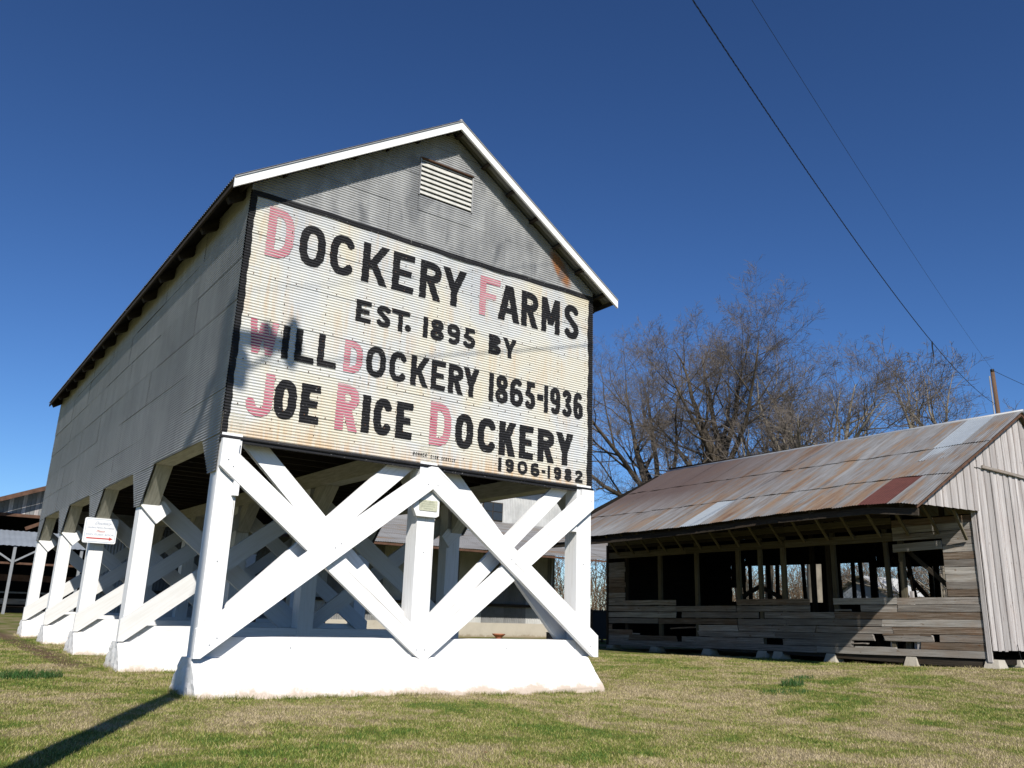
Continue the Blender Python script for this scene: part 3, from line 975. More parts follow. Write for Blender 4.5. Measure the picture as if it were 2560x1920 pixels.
strips([(k * .0085, [(a, a + .1) for a in np.arange(0, 6.25, .1)]) for k in range(11)], top_place, 'painted_border', M['black'], house)
strips([(k * .0085, [(a, a + .1) for a in np.arange(.08, 6.2, .1)]) for k in range(6)],
       lambda u, v: (u, -(AMP * math.sin(2 * math.pi * (ZS + v) / PITCHC)) - .0105, ZS + v), 'painted_border', M['black'], house)
tube('bottom_trim', [(-.02, -.022, ZS + .012), (2.1, -.026, ZS + .010), (4.2, -.022, ZS + .012), (W_ + .02, -.024, ZS + .010)], .022, M['black'], house, 8)
box('bottom_trim', -.015, W_ + .015, -.018, .03, ZS - .045, ZS - .001, M['black'], house)
# folded corner flashings
box('corner_flashing', -.016, .012, -.018, .02, ZE - .0, 6.74, M['galv_gable'], house)

# ---- lettering
LET = [('D', 0.267, 0.655, 5.758, 6.5, 'r'), ('O', 0.741, 1.138, 5.768, 6.4, 'k'), ('C', 1.207, 1.613, 5.768, 6.4, 'k'), ('K', 1.728, 2.161, 5.768, 6.4, 'k'), ('E', 2.232, 2.609, 5.768, 6.4, 'k'), ('R', 2.712, 3.099, 5.768, 6.4, 'k'), ('Y', 3.124, 3.564, 5.768, 6.4, 'k'), ('F', 3.837, 4.241, 5.758, 6.44, 'r'), ('A', 4.208, 4.646, 5.768, 6.4, 'k'), ('R', 4.685, 5.046, 5.768, 6.4, 'k'), ('M', 5.119, 5.524, 5.768, 6.4, 'k'), ('S', 5.625, 5.958, 5.768, 6.4, 'k'), ('E', 1.693, 1.942, 5.135, 5.472, 'k'), ('S', 2.027, 2.262, 5.135, 5.472, 'k'), ('T', 2.273, 2.585, 5.135, 5.472, 'k'), ('.', 2.502, 2.62, 5.159, 5.268, 'k'), ('1', 2.823, 2.909, 5.135, 5.472, 'k'), ('8', 2.953, 3.2, 5.135, 5.472, 'k'), ('9', 3.255, 3.495, 5.135, 5.472, 'k'), ('5', 3.562, 3.788, 5.135, 5.472, 'k'), ('B', 4.051, 4.293, 5.135, 5.472, 'k'), ('Y', 4.333, 4.609, 5.135, 5.472, 'k'), ('W', 0.184, 0.588, 4.338, 4.815, 'r'), ('I', 0.651, 0.75, 4.345, 4.813, 'k'), ('L', 0.839, 1.121, 4.345, 4.813, 'k'), ('L', 1.171, 1.458, 4.345, 4.813, 'k'), ('D', 1.57, 1.862, 4.338, 4.815, 'r'), ('O', 1.917, 2.24, 4.345, 4.813, 'k'), ('C', 2.295, 2.6, 4.345, 4.813, 'k'), ('K', 2.659, 2.971, 4.345, 4.813, 'k'), ('E', 3.015, 3.271, 4.345, 4.813, 'k'), ('R', 3.323, 3.599, 4.345, 4.813, 'k'), ('Y', 3.602, 3.891, 4.345, 4.813, 'k'), ('1', 4.089, 4.181, 4.345, 4.813, 'k'), ('8', 4.218, 4.468, 4.345, 4.813, 'k'), ('6', 4.507, 4.776, 4.345, 4.813, 'k'), ('5', 4.819, 5.029, 4.345, 4.813, 'k'), ('-', 5.068, 5.197, 4.532, 4.638, 'k'), ('1', 5.215, 5.299, 4.345, 4.813, 'k'), ('9', 5.34, 5.566, 4.345, 4.813, 'k'), ('3', 5.612, 5.821, 4.345, 4.813, 'k'), ('6', 5.857, 6.076, 4.345, 4.813, 'k'), ('J', 0.25, 0.612, 3.49, 4.1, 'r'), ('O', 0.623, 0.944, 3.505, 4.058, 'k'), ('E', 0.997, 1.279, 3.505, 4.058, 'k'), ('R', 1.519, 1.863, 3.49, 4.155, 'r'), ('I', 1.919, 2.049, 3.505, 4.058, 'k'), ('C', 2.1, 2.409, 3.505, 4.058, 'k'), ('E', 2.469, 2.747, 3.505, 4.058, 'k'), ('D', 3.043, 3.422, 3.49, 4.155, 'r'), ('O', 3.494, 3.83, 3.505, 4.058, 'k'), ('C', 3.908, 4.274, 3.505, 4.058, 'k'), ('K', 4.319, 4.648, 3.505, 4.058, 'k'), ('E', 4.721, 5.011, 3.505, 4.058, 'k'), ('R', 5.1, 5.45, 3.505, 4.058, 'k'), ('Y', 5.493, 5.864, 3.505, 4.058, 'k'), ('1', 4.324, 4.388, 3.248, 3.465, 'k'), ('9', 4.459, 4.631, 3.248, 3.465, 'k'), ('0', 4.702, 4.904, 3.248, 3.465, 'k'), ('6', 4.97, 5.156, 3.248, 3.465, 'k'), ('-', 5.196, 5.274, 3.324, 3.371, 'k'), ('1', 5.322, 5.375, 3.248, 3.458, 'k'), ('9', 5.447, 5.611, 3.248, 3.458, 'k'), ('8', 5.678, 5.841, 3.248, 3.458, 'k'), ('2', 5.913, 6.08, 3.248, 3.458, 'k')]
ROWT = [(5.7, .122), (5.05, .082), (4.25, .096), (3.47, .126), (3.2, .060)]
ROWB = {0: (5.768, 6.40), 1: (5.135, 5.472), 2: (4.345, 4.813), 3: (3.505, 4.055), 4: (3.25, 3.455)}
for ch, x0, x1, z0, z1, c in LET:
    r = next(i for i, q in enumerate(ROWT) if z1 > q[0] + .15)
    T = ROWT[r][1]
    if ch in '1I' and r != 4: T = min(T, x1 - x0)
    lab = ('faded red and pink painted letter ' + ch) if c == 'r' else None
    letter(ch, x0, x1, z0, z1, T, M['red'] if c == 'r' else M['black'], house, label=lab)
# the painter's small credit line
def small_text(txt, x0, x1, z0, z1):
    n = len(txt); w = (x1 - x0) / n
    for i, ch in enumerate(txt):
        a = x0 + i * w + .004; letter(ch, a, a + w - .012, z0, z1, .0085, M['black'], house, dx=.0012, slant=.15)
small_text('BONNER', 2.78, 3.03, 3.293, 3.345)
small_text('SIGN', 3.08, 3.225, 3.285, 3.335)
small_text('SERVICE', 3.27, 3.53, 3.28, 3.33)

# nail heads along the sheet laps
vs, fs = [], []
for r in rowsF[1:-1]:
    for x in np.arange(.15, 6.2, .305):
        for dz in (.02,):
            z = r + dz; y = -(AMP * math.sin(2 * math.pi * z / PITCHC)) - .009; s = .008
            b = len(vs); vs += [(x - s, y - .003, z - s), (x + s, y - .003, z - s), (x + s, y - .003, z + s), (x - s, y - .003, z + s), (x, y + .004, z)]
            fs += [(b, b + 1, b + 2, b + 3), (b + 1, b, b + 4), (b + 2, b + 1, b + 4), (b + 3, b + 2, b + 4), (b, b + 3, b + 4)]
for x in np.arange(.62, 6.2, .61):
    for z in np.arange(ZS + .2, ZE - .1, .136):
        y = -(AMP * math.sin(2 * math.pi * z / PITCHC)) - .009; s = .007
        b = len(vs); vs += [(x - s, y - .003, z - s), (x + s, y - .003, z - s), (x + s, y - .003, z + s), (x - s, y - .003, z + s), (x, y + .004, z)]
        fs += [(b, b + 1, b + 2, b + 3), (b + 1, b, b + 4), (b + 2, b + 1, b + 4), (b + 3, b + 2, b + 4), (b, b + 3, b + 4)]
tag(obj('nail_heads', vs, fs, M['rust'], house), kind='stuff')

# ================================================================== small signs on the seed house
def text_obj(txt, size, Mw, mat, parent, name='lettering', shear=0.0, width=None, depth=.0015):
    cu = bpy.data.curves.new('t', 'FONT')
    cu.body = txt; cu.size = size; cu.shear = shear; cu.align_x = 'CENTER'; cu.extrude = depth
    t = bpy.data.objects.new('t', cu); COL.objects.link(t)
    bpy.context.view_layer.update()
    me = bpy.data.meshes.new_from_object(t.evaluated_get(bpy.context.evaluated_depsgraph_get()))
    bpy.data.objects.remove(t)
    if width:
        xs = [v.co.x for v in me.vertices]; k = width / (max(xs) - min(xs))
        for v in me.vertices: v.co.x *= k
    me.materials.clear(); me.materials.append(mat)
    return link(name, me, Mw, parent)
def facing_front(x, y, z, rot=0.0):      # XY of the text plane -> X,Z of the world, reading from -Y
    return Matrix.Translation((x, y, z)) @ Matrix.Rotation(rot, 4, 'Y') @ Matrix.Rotation(math.pi / 2, 4, 'X')

gx, gy, gz = .135, 8.2 - .19, 2.43
gs = thing('guest_book_sign', (gx, gy, gz), 'small white sign with red arrow on the third white post from the front', 'sign')
def rrect(w, h, r, n=5):
    out = []
    for cx, cz, a0 in ((w / 2 - r, h / 2 - r, 0), (-w / 2 + r, h / 2 - r, 90), (-w / 2 + r, -h / 2 + r, 180), (w / 2 - r, -h / 2 + r, 270)):
        for i in range(n + 1):
            a = math.radians(a0 + 90 * i / n); out.append((cx + r * math.cos(a), cz + r * math.sin(a)))
    return out
prism('sign_board', [(gx + u, gz + z) for u, z in rrect(.62, .50, .035)], 'y', gy, gy + .02, M['sheet_white'], gs)
def ring(name, w, h, r, t, y, mat, parent, cx, cz):
    a = rrect(w, h, r); b = rrect(w - 2 * t, h - 2 * t, max(r - t, .005))
    vs = [(cx + u, y, cz + z) for u, z in a] + [(cx + u, y, cz + z) for u, z in b]
    n = len(a); fs = [(k, (k + 1) % n, n + (k + 1) % n, n + k) for k in range(n)]
    return obj(name, vs, fs, mat, parent)
ring('printed_border', .575, .455, .03, .009, gy - .002, M['print_blue'], gs, gx, gz)
text_obj('Dockery', .085, facing_front(gx + .02, gy - .002, gz + .12), M['print_grey'], gs, shear=.6)
text_obj('Dockery Farms Foundation', .05, facing_front(gx, gy - .002, gz + .045), M['print_grey'], gs, width=.50, shear=.2)
text_obj('Please', .062, facing_front(gx, gy - .002, gz - .03), M['print_pink'], gs, shear=.4)
text_obj('SIGN GUEST BOOK', .052, facing_front(gx, gy - .002, gz - .095), M['print_grey'], gs, width=.52)
az_ = gz - .155
obj('printed_arrow', [(gx - .24, gy - .002, az_ - .012), (gx + .18, gy - .002, az_ - .012), (gx + .18, gy - .002, az_ - .035), (gx + .25, gy - .002, az_), (gx + .18, gy - .002, az_ + .035), (gx + .18, gy - .002, az_ + .012), (gx - .24, gy - .002, az_ + .012)], [(0, 1, 2, 3, 4, 5, 6)], M['print_red'], gs)

px_, pz_ = 3.045, 2.57
pq = thing('plaque', (px_, -.12, pz_), 'small mossy pale plaque on a white backing block, high on the centre front post', 'plaque')
prism('backing_block', [(2.80, 2.52), (2.86, 2.405), (3.19, 2.405), (3.235, 2.43), (3.235, 2.70), (3.07, 2.815), (2.87, 2.66)], 'y', -.098, -.024, M['white'], pq)
prism('plaque_face', [(px_ + u, 2.565 + z) for u, z in rrect(.30, .155, .015)], 'y', -.108, -.099, M['plaque'], pq)
for k, w in enumerate((.20, .24, .22, .16)):
    o = obj('engraved_line', [(px_ - w / 2, -.1095, 2.613 - k * .032), (px_ + w / 2, -.1095, 2.613 - k * .032), (px_ + w / 2, -.1095, 2.619 - k * .032), (px_ - w / 2, -.1095, 2.619 - k * .032)], [(0, 1, 2, 3)], M['plaque_ink'], pq)
# ================================================================== WEATHERED BARN
X0, YN, YF = 16.95, -1.36, 11.25
XR2 = 19.54                                        # ridge
barn = thing('barn', (X0, 5, 0), 'long weathered board barn with rusty tin roof and deep overhang, on concrete piers', 'barn')
def zl(z, y): return z - .0235 * (y + 1.3)
def eave_sag(p):
    g = float(np.interp(p.y, [-1.7, -1.2, -.4, 1.9, 4.5, 8, 12], [.0, .085, .125, .11, .03, .01, .0]))
    t = max(0.0, min(1.0, (p.x - 13.9) / 3.0))
    base = -.0120 * (p.y + 1.6)
    return g * (1 - t) + base + .03 * math.sin(p.y * 1.1 + p.x) * t * (1 - t)
def roof2(x): return 3.53 + .5190 * (x - 13.9)

# piers
for y, w0, w1, tilt in ((-1.33, .13, .19, 0), (.53, .12, .19, 0), (2.70, .12, .20, 0), (4.33, .13, .19, 0), (4.86, .14, .19, 0), (6.86, .13, .2, 0), (9.05, .13, .2, 0), (11.09, .13, .2, 0)):
    gz = g_h(X0, y) - .08; zt = zl(.415, y)
    vs = []
    for w, z, a, b in ((w1, gz, X0 - .10, X0 + .38), (w0, zt, X0 + .0, X0 + .30)):
        vs += [(a, y - w, z), (b, y - w, z), (b, y + w, z), (a, y + w, z)]
    fs = [(3, 2, 1, 0), (4, 5, 6, 7)] + [(k, (k + 1) % 4, 4 + (k + 1) % 4, 4 + k) for k in range(4)]
    pr = obj('pier', vs, fs, M['concrete'], barn)
    if y == .53 or y == 6.86:
        for dx in (2.6, 5.1): copy_part(pr, barn, (dx, 0, 0))
for x in (18.35, 20.4, 22.1):
    y = YN + .05; gz = g_h(x, y) - .08
    vs = []
    for w, z in ((.20, gz), (.14, .40)):
        vs += [(x - w, y - w * .4, z), (x + w, y - w * .4, z), (x + w, y + w * 1.4, z), (x - w, y + w * 1.4, z)]
    obj('pier', vs, [(3, 2, 1, 0), (4, 5, 6, 7)] + [(k, (k + 1) % 4, 4 + (k + 1) % 4, 4 + k) for k in range(4)], M['concrete'], barn)

def hboard(y0, y1, zc, w=.166, x=X0, mat='boards', sl=.0235, tilt=0.0, rag=.0, t=.024, name='board'):
    off = random.uniform(-.006, .006)
    if mat == 'boards': mat = random.choice(('boards', 'boards', 'boards_brown', 'boards_light'))
    f = lambda y: zc - sl * (y + 1.3)
    return plank(name, (x + off, y0 + .003, f(y0)), (x + off, y1 - .003, f(y1) + tilt), w - random.uniform(.003, .009), t, (0, 0, 1), M[mat], barn,
                 rough=.0055, segs=3, ragged=rag + .006)
rows = {
 0: [(-1.36, 3.1), (3.1, 7.3), (7.3, 11.25)],
 1: [(-1.36, .22), (2.05, 4.12), (4.80, 7.86), (8.05, 10.2), (10.2, 11.25)],
 2: [(-1.36, -.20), (-.03, 1.18), (1.46, 4.4), (4.4, 7.16), (10.0, 11.25)],
 3: [(-1.36, .9), (.9, 3.1), (3.1, 5.64), (5.68, 7.17), (11.0, 11.25)],
 4: [(-1.36, 1.2), (1.2, 4.0), (4.0, 5.65), (5.68, 8.82), (8.85, 11.25)],
 5: [(-1.36, 2.5), (2.5, 4.70), (4.92, 7.82), (8.06, 11.25)],
 6: [(-1.36, .75), (.75, 1.74), (3.22, 5.68), (5.70, 8.04), (8.06, 11.25)],
 7: [(-1.36, .75), (.75, 2.52), (3.22, 5.68), (8.06, 11.25)]}
for r, segs in rows.items():
    for a, b in segs:
        zc = .505 + .1695 * r
        sl = .0235 + (.0 if r < 4 else -.002 * (r - 3))
        hboard(a, b, zc, .166, sl=sl, rag=.05 if r in (1, 2, 3) else 0.01, t=.026)
# splintered pieces left in the gaps
hboard(.9, 2.0, .60, .045, rag=.05, mat='boards'); hboard(1.60, 2.05, .69, .03, rag=.04)
hboard(9.7, 11.2, .80, .05, rag=.06); hboard(7.3, 8.3, 1.03, .05, rag=.05, tilt=-.05); hboard(2.0, 2.5, 1.50, .05, rag=.02)
hboard(5.7, 7.2, .86, .06, rag=.08, tilt=.03); hboard(-.03, 1.2, .915, .05, rag=.03)
plank('board', (X0 + .06, .35, .48), (X0 + .02, .30, .80), .07, .03, (0, 1, 0), M['boards_pale'], barn)
plank('board', (X0 + .09, 1.05, .48), (X0 + .03, .98, .80), .06, .03, (0, 1, 0), M['boards_pale'], barn)
# boards right of the opening and left of it
z = .505 + .1695 * 8; k = 0
while z < 3.72:
    hboard(-1.36, -.50 if z < 2.85 else .72 if z > 3.15 else -.50, z, .168, sl=.012, t=.025); z += .1695; k += 1
z = .505 + .1695 * 8
while z < 3.12:
    hboard(10.38 + random.uniform(-.06, .0), 11.25, z + .02, .168, sl=.0245 + .0 * k); z += .1695
# band above the opening
for (a, b) in ((.74, 3.9), (3.9, 7.6), (7.6, 11.2)):
    hboard(a, b, 3.24, .21, sl=.012, mat='boards_cream'); hboard(a, b, 3.50, .10, x=X0 + .02, sl=.012, mat='boards_dark')
    hboard(a, b, 3.64, .17, sl=.012, mat='boards_cream'); hboard(a, b, 3.84, .17, sl=.012, mat='boards_dark')
hboard(-.50, .73, 2.98, .20, x=X0 - .03, sl=.01, mat='boards', tilt=-.03)
for zc in (4.02, 4.22, 4.42, 4.62, 4.82): hboard(YN, 11.2, zc, .19, sl=.012, mat='boards_dark')
# studs in the opening
for y, w, dx in ((8.77, .14, 0), (7.22, .13, 0), (5.60, .13, 0), (4.83, .12, 0), (4.04, .14, 0), (2.45, .12, 0), (2.69, .14, .12), (.95, .10, -.0), (.62, .13, .07), (10.36, .10, .02), (-.50, .10, .05)):
    lean = random.uniform(-.03, .03)
    plank('stud', (X0 + .07 + dx, y, .45), (X0 + .07 + dx, y + lean, 4.3), w, .09, (0, 1, 0), M['boards_dark' if dx > .1 or y in (10.36, -.5) else 'boards_cream'], barn)
plank('stud', (X0 + .16, .45, .5), (X0 + .16, .45, 1.9), .09, .05, (0, 1, 0), M['boards_pale'], barn)
plank('diagonal_brace', (X0 + .2, .6, 3.0), (X0 + .2, -1.2, 1.3), .10, .05, (0, 1, 1), M['boards_dark'], barn)
box('sill_beam', X0 + .03, X0 + .25, YN + .05, YF - .05, .20, .36, M['boards_dark'], barn).location.z += 0.02
# corner boards
plank('corner_board', (X0 - .03, YN + .05, .36), (X0 - .03, YN + .05, 3.72), .10, .03, (0, 1, 0), M['boards_pale'], barn)
plank('corner_board', (X0 - .03, YF - .04, .13), (X0 - .03, YF - .04, 3.45), .09, .03, (0, 1, 0), M['boards_dark'], barn)

# interior floor, far wall with its own openings
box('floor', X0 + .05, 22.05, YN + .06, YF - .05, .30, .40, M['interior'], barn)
XB = 22.1
def fb(y0, y1, z0, z1, mat='interior'):
    n = max(1, int(round((z1 - z0) / .2))); h = (z1 - z0) / n
    for i in range(n):
        plank('board', (XB + .03 * (i % 2), y0, z0 + h * (i + .5)), (XB + .03 * (i % 2), y1, z0 + h * (i + .5)), h + .012, .025, (0, 0, 1), M[mat], barn)
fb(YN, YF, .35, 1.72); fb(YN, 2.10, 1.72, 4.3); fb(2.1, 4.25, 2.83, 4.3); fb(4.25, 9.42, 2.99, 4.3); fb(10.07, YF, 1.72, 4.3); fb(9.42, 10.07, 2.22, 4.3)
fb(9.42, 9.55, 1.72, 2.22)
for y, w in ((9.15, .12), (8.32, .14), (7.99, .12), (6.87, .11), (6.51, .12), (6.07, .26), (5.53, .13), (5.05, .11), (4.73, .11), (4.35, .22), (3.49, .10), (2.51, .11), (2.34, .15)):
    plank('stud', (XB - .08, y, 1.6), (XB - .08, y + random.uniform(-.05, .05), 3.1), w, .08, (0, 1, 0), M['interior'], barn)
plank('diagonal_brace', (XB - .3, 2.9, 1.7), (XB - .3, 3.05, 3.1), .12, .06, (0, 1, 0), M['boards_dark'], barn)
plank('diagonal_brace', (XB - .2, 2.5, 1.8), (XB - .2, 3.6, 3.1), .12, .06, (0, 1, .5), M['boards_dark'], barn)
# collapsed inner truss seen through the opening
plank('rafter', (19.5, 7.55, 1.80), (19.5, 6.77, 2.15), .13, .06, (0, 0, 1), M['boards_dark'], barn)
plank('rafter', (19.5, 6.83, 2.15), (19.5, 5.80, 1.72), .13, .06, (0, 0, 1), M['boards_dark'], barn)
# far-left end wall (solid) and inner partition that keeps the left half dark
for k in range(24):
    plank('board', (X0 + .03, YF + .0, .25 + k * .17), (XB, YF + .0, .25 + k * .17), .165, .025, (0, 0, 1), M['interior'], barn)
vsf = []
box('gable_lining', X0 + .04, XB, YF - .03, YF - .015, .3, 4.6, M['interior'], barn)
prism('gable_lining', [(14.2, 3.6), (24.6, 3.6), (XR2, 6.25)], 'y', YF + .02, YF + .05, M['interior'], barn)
for y in (1.6, 4.8, 8.0):
    plank('tie_beam', (X0 + .1, y, 3.95), (XB - .1, y, 3.95), .16, .10, (0, 0, 1), M['boards_dark'], barn)
    plank('post', (19.5, y, .4), (19.5, y, 6.0), .12, .12, (0, 1, 0), M['boards_dark'], barn) if y == 4.8 else None

# gable: vertical boards
def rake(x): return (roof2(x) if x <= XR2 else roof2(2 * XR2 - x)) - .07
x = X0 - .02; k = 0
while x < 22.1:
    w = random.uniform(.145, .175)
    top = 4.74; bot = .60 + random.uniform(-.012, .02)
    plank('board', (x + w / 2, YN - .035 - .022 * (k % 2), bot), (x + w / 2 + random.uniform(-.012, .012), YN - .035 - .022 * (k % 2), top), w + (-.03 if k % 2 else .012), .022, (1, 0, 0), M['boards_pale'], barn, rough=.003, segs=3)
    x += w; k += 1
x = 14.15; k = 0
while x < 24.9:
    w = random.uniform(.15, .19); xm = x + w / 2
    lo = 3.60 + .035 * (x - 14.1) if xm < X0 - .03 else 4.74
    if xm > 22.15: lo = 3.7
    hi = rake(x) - .02 if x < XR2 else rake(x + w) - .02
    if hi - lo > .05:
        off = YN - .070 - .022 * (k % 2)
        va = [(x + .004, lo), (x + w - .004, lo), (x + w - .004, max(lo + .01, rake(x + w) - .02)), (x + .004, max(lo + .01, rake(x) - .02))]
        prism('board', va, 'y', off, off + .022, M['boards_pale'], barn)
    x += w; k += 1
plank('batten', (17.3, YN - .10, 4.78), (20.5, YN - .10, 4.78), .07, .035, (0, 0, 1), M['boards'], barn)
for xe, sg in ((13.93, 1), (25.15, -1)):
    plank('rake_board', (xe, -1.56, roof2(13.93) - .045), (XR2, -1.56, roof2(XR2) - .045), .075, .03, (0, 0, 1), M['rust'], barn)
plank('bracket', (X0 - .06, YN + .25, 3.05), (X0 - .55, YN + .25, 3.72), .06, .05, (0, 1, 0), M['boards_cream'], barn)

# porch overhang: eave beam, rafters, short struts
eb = [(-1.55, .0), (-.5, .12), (1.9, .105), (4.5, .02), (8, -.02), (11.0, -.03)]
for (ya, da), (yb, db) in zip(eb[:-1], eb[1:]):
    plank('eave_beam', (14.02, ya, 3.40 + da - .012 * (ya + 1.6)), (14.02, yb, 3.40 + db - .012 * (yb + 1.6)), .15, .06, (0, 0, 1), M['boards_dark'], barn, rough=.006)
for k in range(17):
    y = -1.2 + k * .74
    s = eave_sag(Vector((13.95, y, 0)))
    plank('rafter', (13.97, y, roof2(13.97) - .075 + s), (XR2, y, roof2(XR2) - .14 + eave_sag(Vector((XR2, y, 0)))), .10, .05, (0, 0, 1), M['boards_dark'], barn)
    if -.6 < y < 11:
        zz = 3.35 - .012 * (y + 1.3)
        plank('strut', (X0 - .03, y, zz - .10), (X0 - .62, y + .02, zz + .52), .065, .045, (0, 1, 0), M['boards_cream'], barn)
plank('ceiling_board', (X0 - .5, YN, 3.92), (X0 - .5, 11.1, 3.80), .12, .03, (0, 0, 1), M['boards_dark'], barn)
plank('purlin', (15.4, -1.5, roof2(15.4) - .06), (15.4, 11, roof2(15.4) - .19), .05, .08, (0, 0, 1), M['boards_dark'], barn)

# roof sheets: three overlapping courses, each sheet its own
nv = Vector((-.5190, 0, 1)).normalized()
bands = [(13.88, 15.62), (15.48, 17.60), (17.46, XR2)]
wsh = .66
for r, (xa, xb) in enumerate(bands):
    y = -1.62 + (.0 if r != 1 else -.0); k = 0
    while y < 10.72:
        y1 = min(10.74, y + wsh)
        lift = .020 * r + .005 * (k % 2)
        mat = M['rust_roof']
        if r == 0 and k == 1: mat = M['red_sheet']
        if r == 0 and 9.5 < (y - 0) < 9.4: mat = M['new_sheet']
        if r == 0 and 4.6 < (y + y1) / 2 < 5.26: mat = M['new_sheet']
        if r in (1, 2) and k == 0: mat = M['rust_roof']
        if r == 2 and k == 1: mat = M['new_sheet']
        xa2 = xa
        if r == 1 and k == 1: xa2 = xa
        xlo = xa + (random.uniform(-.03, .03) if r else random.uniform(-.018, .012))
        o = rib_sheet('roof_sheet', (xlo, y, roof2(xlo) + lift), (xlo, y1 + .02, roof2(xlo) + lift), (xb, y, roof2(xb) + lift), nv, .066, .0065, mat, barn,
                      per=4, rows=4, sag=eave_sag, wav=.006)
        if mat is M['new_sheet']: o['label'] = 'pale bluish replacement sheet'
        if mat is M['red_sheet']: o['label'] = 'dark red brown sheet'
        y = y1; k += 1
o = rib_sheet('roof_sheet', (16.62, -.94, roof2(16.62) + .026), (16.62, -.28, roof2(16.62) + .026), (17.62, -.94, roof2(17.62) + .026), nv, .076, .0075, M['new_sheet'], barn, per=4, rows=3, sag=eave_sag, wav=.003)
o['label'] = 'pale bluish replacement sheet'
for k in range(6):
    ya = -1.62 + k * 2.06
    rib_sheet('roof_sheet', (25.18, ya, roof2(13.9)), (25.18, ya + 2.08, roof2(13.9)), (XR2, ya, roof2(XR2)), Vector((.5190, 0, 1)).normalized(), .076, .0075, M['rust_roof'], barn, per=4, rows=3, sag=None)
tube('ridge_cap', [(XR2, -1.63, roof2(XR2) + .03), (XR2, 2, roof2(XR2) - .01), (XR2, 6, roof2(XR2) - .07), (XR2, 10.75, roof2(XR2) - .12)], .05, M['tin'], barn, 8)
tube('hanging_wire', [(18.0, YN - .08, .75), (18.05, YN - .10, .45), (18.2, YN - .12, .22)], .008, M['cable'], barn, 5)

# ================================================================== LONG TIN WAREHOUSE BEHIND
wh = thing('warehouse', (16, 22, 0), 'long low tin warehouse with pale concrete footing, seen beyond the white braces', 'warehouse')
WX0, WX1, WY = 2.0, 22.0, 20.4
box('footing', WX0, WX1, WY - .03, WY + .3, -.3, .60, M['concrete'], wh)
x = WX0; k = 0
while x < WX1:
    w = 1.22
    rib_sheet('siding_sheet', (x, WY + .0, .60 + random.uniform(-.02, .01)), (min(WX1, x + w + .02), WY, .60), (x, WY, 4.4), (0, -1, 0), .10, .014, M['siding_dark'] if (k % 3) else M['siding'], wh, per=4, rows=1)  # mostly darker sheets: porch shade put into the wall colour
    x += w; k += 1
x = WX0
while x < 25.0:
    rib_sheet('siding_sheet', (x, WY + 3.0, 5.3), (x + w + .02, WY + 3.0, 5.3), (x, WY + 3.0, 7.6), (0, -1, 0), .10, .014, M['siding'], wh, per=4, rows=1)
    x += w; k += 1
for k in range(19):
    x = WX0 - .3 + k * 1.3
    rib_sheet('roof_sheet', (x, WY - 3.05 + random.uniform(-.02, .02), 3.47 + random.uniform(-.015, .015)), (x + 1.32, WY - 3.05, 3.47), (x, WY + 3.05, 5.42), Vector((0, -.3, 1)).normalized(), .10, .010, M['tin_aged'], wh, per=4, rows=3, wav=.006)
box('eave_edge', WX0 - .3, WX0 + 24.3, WY - 3.03, WY - 2.98, 3.36, 3.44, M['rust'], wh)
box('rail', WX0, WX1, WY - .13, WY - .05, 1.30, 1.42, M['boards_dark'], wh)
plank('roof', (WX0 - .3, WY + 2.6, 7.55), (25.2, WY + 2.6, 7.55), .9, .05, (0, 1, .3), M['tin'], wh)
box('wall_back', WX0, 25.0, WY + 3.05, WY + 3.2, 5.0, 7.5, M['siding_dark'], wh)
wf = box('window', 19.72, 20.95, WY + 2.95, WY + 2.99, 5.42, 6.35, M['boards_dark'], wh)
for a, b in ((19.77, 20.31), (20.36, 20.90)):
    
    for c0, c1 in ((5.47, 5.86), (5.90, 6.30)): q = box('pane', a, b, WY + 2.93, WY + 2.949, c0, c1, M['glass'], wf)
plank('downpipe', (21.6, WY - .3, 3.6), (21.6, WY - .1, .6), .07, .07, (1, 0, 0), M['steel'], wh)

# small things on the ground between
def drum(x, y, h, r, label):
    t = thing('drum', (x, y, g_h(x, y)), label, 'drum')
    z = g_h(x, y)
    lathe('body', x, y, [(r, z), (r, z + h * .3), (r * 1.04, z + h * .32), (r, z + h * .34), (r, z + h * .64), (r * 1.04, z + h * .66), (r, z + h * .68), (r, z + h), (r * .97, z + h), (r * .96, z + h - .02)], M['rubber'], t)
    tube('rim', [(x + r * math.cos(a), y + r * math.sin(a), z + h) for a in np.linspace(0, 2 * math.pi, 21)], .012, M['rubber'], t, 5)
drum(3.55, 8.95, .86, .30, 'taller black drum standing under the seed house behind the front braces')
drum(12.85, 9.0, .55, .27, 'low black drum on the grass between the seed house and the barn')
bn = thing('bin', (21.2, 16.4, 0), 'dark bin on the grass beyond the barn, in the gap beside the seed house', 'bin')  # plain dark box with rim and legs, standing in the gap
box('body', 20.45, 21.95, 15.95, 17.0, .12, 1.22, M['rubber'], bn)
box('rim', 20.41, 21.99, 15.91, 17.04, 1.223, 1.28, M['rubber'], bn)
for dx in (20.5, 21.8):
    for dy in (16.0, 16.88): box('leg', dx, dx + .08, dy, dy + .08, -.05, .118, M['rubber'], bn)
bw = thing('bowl', (17.6, 18.6, 0), 'small reddish clay bowl on the grass in front of the warehouse footing', 'bowl')
lathe('bowl_wall', 17.6, 18.6, [(.10, .0), (.16, .08), (.26, .16), (.28, .20), (.25, .20), (.14, .09)], M['terracotta'], bw)
lathe('bowl_foot', 17.6, 18.6, [(.12, -.02), (.11, .01)], M['terracotta'], bw)
cb = thing('capped_pipe', (9.95, 19.0, 0), 'rusty pipe stub on a small concrete block in front of the warehouse', 'pipe')
box('block', 9.72, 10.18, 18.8, 19.2, -.05, .26, M['concrete'], cb)
